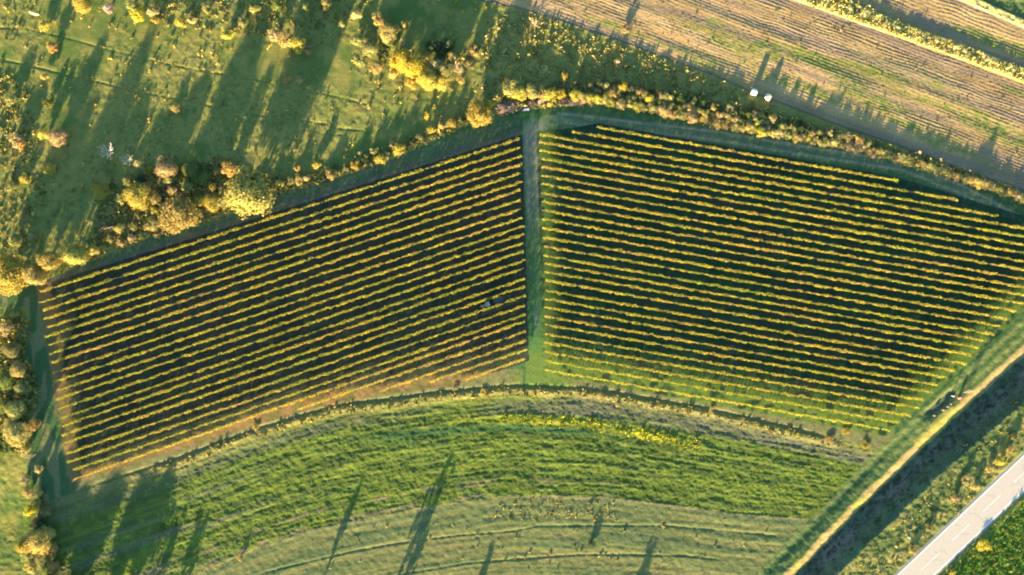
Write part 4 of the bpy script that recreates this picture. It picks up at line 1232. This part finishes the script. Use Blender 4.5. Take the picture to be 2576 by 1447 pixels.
# ------------------------------------------------------------------ planting
def planting():
    HL = 'in the hedge above the left vineyard'
    UM = 'in the upper left meadow'
    CO = 'in the copse at the top'
    HR = 'in the hedge below the ploughed field'
    LE = 'along the left picture edge'
    LM = 'in the lower fields'
    RD = 'by the road'
    NB = 'near the track head'
    # named big trees
    plant(622, 484, 70, 8.6, 'olive yellow', HL, 'tree', 'largest tree of the hedge, a broad olive yellow crown overhanging the headland')
    plant(446, 538, 54, 7.6, 'olive yellow', HL, 'tree', 'broad olive yellow tree second in size, jutting over the headland')
    plant(572, 424, 24, 4.2, 'orange', HL, 'tree', 'round orange tan tree just above the largest tree')
    plant(28, 690, 54, 6.4, 'yellow', LE, 'tree', 'large yellow tree cut by the left picture edge above the vine corner')
    plant(85, 690, 32, 7.2, 'golden', LE, 'tree', 'golden tree beside the large yellow one at the vineyard corner')
    plant(122, 655, 28, 8.4, 'olive yellow', HL, 'tree', 'olive tree over the pale debris near the top left vine corner')
    plant(186, 640, 33, 6.0, 'olive yellow', HL, 'tree', 'olive yellow tree right of the grey leafless shrub in the hedge')
    plant(233, 628, 18, 3.0, 'olive yellow', HL, 'tree', 'small olive tree alone at the right end of the corner group')
    plant(345, 492, 38, 3.8, 'yellow', HL, 'tree', 'wide yellow tree in the middle of the left thicket')
    plant(414, 420, 30, 3.6, 'tan', HL, 'tree', 'tan peach tree at the upper edge of the left thicket')
    plant(1205, 287, 36, 4.6, 'yellow', NB, 'tree', 'bushy yellow tree left of the rubble heap')
    plant(1230, 262, 14, 3.0, 'bright yellow', NB, 'shrub', 'small bright yellow shrub above the bushy yellow tree by the rubble')
    plant(40, 1090, 40, 3.2, 'golden', LE, 'tree', 'large golden tree on the left edge beside the middle of the vineyard')
    plant(88, 1368, 38, 4.6, 'orange', LE, 'tree', 'orange yellow tree near the bottom left corner')
    plant(58, 1375, 26, 4.0, 'yellow', LE, 'tree', 'pale yellow tree touching the orange one near the bottom left corner')
    plant(70, 1288, 21, 3.8, 'bright yellow', LE, 'tree', 'small bright yellow tree on the left edge above the orange one')
    plant(268, 378, 36, 3.8, 'grey', UM, 'bare tree', 'large pale leafless tree with radiating branches', 'bare')
    plant(318, 402, 27, 3.0, 'grey', UM, 'bare tree', 'smaller pale leafless tree right of the large one', 'bare')
    # the left thicket
    for a in [(480, 428, 26, 2.4, 'green'), (512, 452, 24, 2.6, 'green'), (535, 470, 13, 2.6, 'yellow'), (500, 505, 17, 2.6, 'yellow'), (532, 508, 26, 2.4, 'yellow'),
              (255, 445, 26, 2.4, 'olive'), (252, 480, 26, 2.4, 'yellow'), (390, 500, 20, 2.8, 'golden'), (375, 470, 18, 2.8, 'golden'), (430, 478, 15, 2.4, 'tan'),
              (455, 515, 13, 2.2, 'yellow'), (388, 530, 14, 2.2, 'yellow'), (318, 455, 16, 2.2, 'olive'), (372, 430, 14, 2.6, 'yellow'), (350, 412, 16, 2.6, 'tan'),
              (300, 575, 17, 2.2, 'golden'), (335, 568, 15, 2.0, 'olive'), (380, 565, 22, 2.6, 'golden'), (345, 545, 15, 1.8, 'olive'), (305, 610, 13, 2.0, 'golden'),
              (330, 600, 14, 1.6, 'tan'), (275, 530, 15, 1.6, 'olive'), (420, 560, 13, 1.8, 'golden'), (545, 430, 14, 2.2, 'olive'), (395, 590, 12, 1.6, 'olive'),
              (560, 480, 17, 2.2, 'olive'), (470, 470, 17, 2.4, 'olive'), (410, 520, 16, 2.4, 'dark green'), (300, 500, 17, 2.2, 'olive'), (425, 450, 16, 2.4, 'olive'),
              (350, 450, 15, 2.0, 'dark green'), (500, 535, 15, 1.8, 'olive'), (278, 600, 14, 1.8, 'olive'), (245, 560, 16, 1.6, 'olive'), (360, 590, 15, 1.7, 'dark green'),
              (560, 505, 22, 2.4, 'olive'), (680, 470, 14, 1.8, 'olive'), (702, 460, 12, 1.6, 'olive')]:
        plant(a[0], a[1], a[2], a[3] * 0.78, a[4], HL, 'tree' if a[3] >= 3.6 else 'shrub')
    plant(162, 650, 22, 3.4, 'pinkish', HL, 'bare shrub', None, 'twiggy')
    plant(345, 470, 12, 2.0, 'grey', HL, 'bare shrub', None, 'twiggy')
    # hedge from the big tree to the track head
    for a in [(732, 455, 13, 1.4, 'olive'), (748, 425, 10, 1.6, 'orange'), (752, 452, 18, 1.6, 'golden'), (770, 448, 11, 1.5, 'tan'), (795, 414, 13, 1.9, 'yellow'), (812, 450, 10, 1.2, 'dark green'),
              (832, 438, 16, 1.6, 'golden'), (850, 432, 10, 1.2, 'dark green'), (893, 415, 15, 1.9, 'yellow'), (870, 425, 9, 1.2, 'olive'), (925, 408, 12, 1.3, 'dark green'), (956, 400, 18, 2.0, 'yellow'),
              (940, 378, 12, 1.6, 'olive'), (972, 390, 12, 1.5, 'olive'), (1002, 375, 19, 2.1, 'yellow'), (1020, 378, 10, 1.4, 'dark green'), (1038, 358, 14, 1.4, 'dark green'), (1055, 345, 11, 1.3, 'olive'),
              (1085, 325, 13, 1.4, 'yellow'), (1110, 316, 12, 1.5, 'golden'), (1136, 308, 15, 1.7, 'yellow'), (1160, 300, 11, 1.3, 'dark green'), (1075, 291, 10, 1.6, 'bright yellow'), (742, 375, 8, 1.2, 'golden'),
              (708, 458, 10, 1.2, 'golden'), (985, 362, 10, 1.4, 'tan'), (905, 385, 9, 1.3, 'tan')]:
        plant(*a, HL)
    plant(1186, 268, 17, 3.4, 'pinkish', NB, 'bare shrub', 'pinkish leafless shrub behind the bushy yellow tree', 'twiggy')
    # upper left meadow
    for a in [(143, 345, 27, 3.6, 'tan'), (108, 338, 17, 2.8, 'yellow'), (38, 352, 22, 2.8, 'tan'), (50, 362, 15, 2.2, 'orange'), (345, 36, 23, 3.2, 'bright yellow'), (384, 28, 17, 3.0, 'tan'),
              (390, 48, 14, 2.4, 'yellow'), (455, 55, 18, 2.6, 'yellow'), (480, 48, 14, 2.4, 'tan'), (570, 84, 19, 2.8, 'yellow'), (205, 8, 28, 3.4, 'yellow'), (690, 88, 20, 3.6, 'tan'),
              (722, 100, 24, 4.0, 'golden'), (750, 112, 24, 4.0, 'yellow'), (772, 122, 18, 3.2, 'tan'), (110, 195, 12, 1.6, 'orange'), (130, 118, 17, 1.9, 'orange'), (110, 62, 20, 2.0, 'yellow'),
              (60, 450, 15, 1.8, 'yellow'), (120, 425, 22, 2.0, 'yellow'), (25, 470, 18, 1.6, 'olive'), (60, 540, 16, 1.8, 'olive'), (35, 600, 22, 2.2, 'olive'), (80, 600, 16, 1.8, 'golden'),
              (25, 250, 20, 2.0, 'olive'), (120, 260, 16, 1.6, 'green'), (610, 55, 15, 2.0, 'olive'), (330, 12, 20, 2.4, 'olive'), (270, 20, 16, 2.2, 'pinkish'), (440, 270, 16, 1.4, 'golden'),
              (720, 196, 17, 1.6, 'golden'), (755, 200, 14, 1.5, 'tan'), (820, 10, 18, 2.6, 'golden'), (770, 20, 16, 2.4, 'olive'), (860, 60, 12, 1.8, 'olive'), (520, 20, 18, 2.0, 'olive'),
              (640, 20, 18, 2.2, 'olive'), (700, 12, 20, 2.4, 'green')]:
        plant(*a, UM)
    # copse
    for a in [(897, 36, 16, 3.0, 'tan'), (950, 46, 20, 3.6, 'golden'), (962, 62, 17, 3.4, 'orange'), (978, 82, 28, 4.2, 'golden'), (1018, 62, 15, 2.8, 'golden'),
              (1010, 152, 32, 4.4, 'bright yellow'), (1046, 172, 36, 4.8, 'bright yellow'), (1080, 200, 32, 4.4, 'yellow'), (1112, 205, 24, 3.8, 'yellow'), (1122, 178, 26, 4.2, 'olive'),
              (1096, 165, 22, 4.0, 'tan'), (1070, 150, 20, 3.8, 'orange'), (1035, 205, 22, 3.0, 'yellow'), (930, 120, 26, 2.6, 'olive'), (945, 168, 22, 2.2, 'golden'), (905, 150, 20, 1.8, 'olive'),
              (1192, 128, 22, 2.6, 'golden'), (1178, 160, 18, 2.0, 'olive'), (1110, 120, 24, 4.0, 'dark green'), (1085, 115, 20, 3.6, 'dark green'), (1130, 110, 18, 3.4, 'dark green'), (965, 130, 22, 2.8, 'dark green'),
              (990, 185, 16, 2.0, 'orange'), (1160, 200, 14, 1.8, 'golden'), (900, 100, 22, 1.8, 'olive'), (985, 115, 18, 3.2, 'green'), (1135, 145, 18, 4.0, 'golden')]:
        plant(*a, CO)
    plant(1013, 108, 22, 4.2, 'pinkish', CO, 'bare tree', None, 'twiggy')
    plant(1146, 166, 27, 4.4, 'pinkish', CO, 'bare tree', None, 'twiggy')
    plant(1160, 180, 16, 3.2, 'pinkish', CO, 'bare tree', None, 'twiggy')
    # hedge below the ploughed field
    rng = random.Random(21)
    for a in [(1282, 222, 24, 2.0, 'golden'), (1308, 235, 22, 2.0, 'yellow'), (1335, 232, 22, 2.1, 'golden'), (1362, 234, 20, 1.9, 'golden'), (1385, 238, 22, 2.1, 'yellow'),
              (1412, 236, 15, 1.9, 'bright yellow'), (1450, 240, 20, 2.0, 'yellow'), (1470, 246, 16, 1.8, 'golden'), (1384, 262, 10, 1.2, 'orange'), (1633, 245, 14, 1.7, 'bright yellow'),
              (1570, 217, 13, 1.8, 'bright yellow'), (1420, 190, 13, 1.8, 'yellow'), (1575, 73, 15, 1.4, 'tan')]:
        plant(*a, HR)
    for vx in range(1490, 2600, 17):
        hd = float(line(HEDGE, vx))
        wide = float(np.interp(vx, [1490, 1700, 1850, 2000, 2150, 2300, 2600], [58, 62, 62, 52, 36, 26, 24]))
        k = max(1, int(round(wide / 22)))
        for j in range(k):
            y = hd - 12 - j * 19 + rng.uniform(-4, 4)
            front = (j == 0)
            if front: colr = rng.choice(['golden', 'golden', 'tan', 'yellow', 'olive'] if vx < 2200 else ['golden', 'olive', 'olive', 'tan'])
            else: colr = rng.choice(['olive', 'dark green', 'tan', 'olive', 'green', 'golden'])
            hh = rng.uniform(1.0, 1.7) if vx < 2150 else rng.uniform(.9, 1.4)
            if rng.random() < .06: hh += .8
            plant(vx + rng.uniform(-6, 6), y, rng.uniform(11, 16) * (1.1 if front else 1.0), hh, colr, HR)
    for x, y, r, h, cc in ((1418, 252, 15, 1.1, 'russet'), (1440, 256, 16, 1.1, 'russet'), (1462, 257, 14, 1.0, 'russet'), (1490, 258, 12, 1.0, 'russet'), (1340, 258, 13, 1.0, 'russet'), (1265, 268, 14, 1.2, 'russet')):
        plant(x, y, r, h, cc, HR, 'shrub')
    plant(1553, 156, 15, 1.8, 'pinkish', HR, 'bare shrub', None, 'twiggy')
    plant(1345, 58, 24, 2.0, 'pinkish', HR, 'bare shrub', None, 'twiggy')
    # left edge
    for a in [(12, 825, 20, 3.6, 'tan'), (35, 790, 12, 1.8, 'olive'), (30, 880, 26, 3.0, 'olive'), (45, 930, 26, 3.0, 'golden'), (55, 975, 22, 2.8, 'olive'), (40, 1030, 30, 3.2, 'olive'),
              (78, 1068, 18, 5.8, 'golden'), (20, 1130, 22, 2.2, 'green'), (62, 1130, 18, 2.0, 'golden'), (66, 1240, 18, 2.2, 'golden'), (60, 1210, 16, 1.8, 'tan'), (80, 1320, 16, 2.6, 'orange'),
              (112, 1345, 22, 3.2, 'golden'), (100, 1410, 26, 3.0, 'olive'), (70, 1430, 22, 2.4, 'golden'), (108, 1290, 16, 2.4, 'olive'), (92, 1240, 14, 2.0, 'golden'), (95, 1180, 13, 1.8, 'tan'), (120, 1390, 22, 3.0, 'golden'), (125, 1430, 20, 2.8, 'orange'), (60, 1400, 22, 2.6, 'olive'), (85, 1270, 16, 2.2, 'yellow'), (15, 960, 26, 2.4, 'green'), (10, 1020, 22, 2.4, 'green'), (95, 1320, 14, 2.4, 'dark green')]:
        plant(*a, LE)
    for a in [(76, 1150, 17, 2.6), (70, 1100, 16, 2.6), (72, 1340, 18, 2.8)]:
        plant(*a, 'pinkish', LE, 'bare shrub', None, 'twiggy')
    # lower fields
    for a in [(1488, 1372, 13, 1.1, 'dark green'), (601, 1408, 10, .9, 'orange'), (1517, 1088, 0, 0, '')]:
        if a[2]: plant(*a, LM)
    for x, y, r, h, cc in ((1515, 999, 14, .9, 'golden'), (1793, 1031, 10, .8, 'golden'), (1145, 978, 9, .8, 'tan'),
                           (2130, 1085, 14, .8, 'yellow'), (2090, 1105, 14, .8, 'golden'), (1215, 985, 9, .7, 'orange'), (1555, 1020, 8, .7, 'orange'), (640, 1075, 12, .8, 'yellow'),
                           (2180, 1120, 14, .8, 'yellow'), (2010, 1097, 10, .7, 'yellow')):
        plant(x, y, r, h * .62, cc, 'on the strip under the vineyards', 'shrub')
    # road side
    for x, y, r, h, cc in ((2476, 1372, 21, 1.0, 'bright yellow'), (2398, 1440, 12, .7, 'yellow'), (2492, 1180, 14, 1.2, 'golden'), (2455, 1225, 13, 1.1, 'golden'), (2520, 1160, 16, 1.3, 'yellow'),
                           (2405, 1255, 13, 1.1, 'tan'), (2340, 1330, 12, 1.0, 'olive'), (2300, 1385, 14, 1.1, 'golden'), (2540, 1130, 13, 1.2, 'golden'), (2430, 1205, 12, 1.1, 'tan'), (2550, 1100, 14, 1.0, 'olive')):
        p = shrink([(x, y)], RD_H)[0]
        plant(p[0], p[1], r, h, cc, RD, 'shrub')
    # trees beyond the lower picture edge: only their long shadows reach into view
    OUT = 'beyond the lower picture edge'
    def beyond(x, y, rv, h, cc, look, lab):
        o = plant(x, y, rv, h, cc, OUT, 'tree', lab, look)
        return o
    beyond(792, 1500, 10, 4.1, 'olive', 'leafy', 'slim tree below the picture whose narrow shadow crosses the crop')
    beyond(1000, 1515, 27, 5.2, 'olive', 'open', 'thin crowned tree below the picture casting the forked shadow')
    beyond(985, 1500, 22, 4.2, 'tan', 'open', 'second thin crowned tree below the picture beside the forked one')
    beyond(1568, 1590, 22, 3.4, 'olive', 'leafy', 'round tree below the picture casting the short broad shadow')
    beyond(1180, 1540, 16, 2.6, 'olive', 'open', 'low sparse tree below the picture')
    beyond(165, 1490, 46, 4.4, 'olive', 'leafy', 'broad tree below the bottom left corner')
    beyond(235, 1530, 38, 5.0, 'olive', 'leafy', 'second broad tree below the bottom left corner')
    beyond(290, 1510, 40, 4.6, 'olive', 'leafy', 'broad tree below the lower edge between two thin crowned ones')
    beyond(130, 1560, 44, 5.2, 'golden', 'leafy', 'tallest broad tree below the bottom left corner')
    beyond(100, 1485, 36, 3.8, 'olive', 'leafy', 'leftmost broad tree below the bottom left corner')
    beyond(330, 1560, 34, 4.6, 'olive', 'open', 'third broad tree below the bottom left corner')
    beyond(400, 1570, 30, 4.2, 'olive', 'open', 'fourth broad tree below the bottom left corner')
    beyond(2390, 1500, 9, 2.4, 'olive', 'open', 'small tree beyond the lower edge across the road')

build_ground()
road()
protos()
vineyards()
tractor()
bales()
cow(86, 34, rad(-20), (0.46, 0.30, 0.15), (0.62, 0.58, 0.50), 'cream tan cow with a white face in the top left corner of the meadow', 1.05, False)
cow(266, 574, rad(8), (0.44, 0.20, 0.08), (0.66, 0.64, 0.60), 'orange brown cow with a white face among the weeds above the vineyard', 1.0, True)
small_things()
planting()
label_plants()
low_growth()
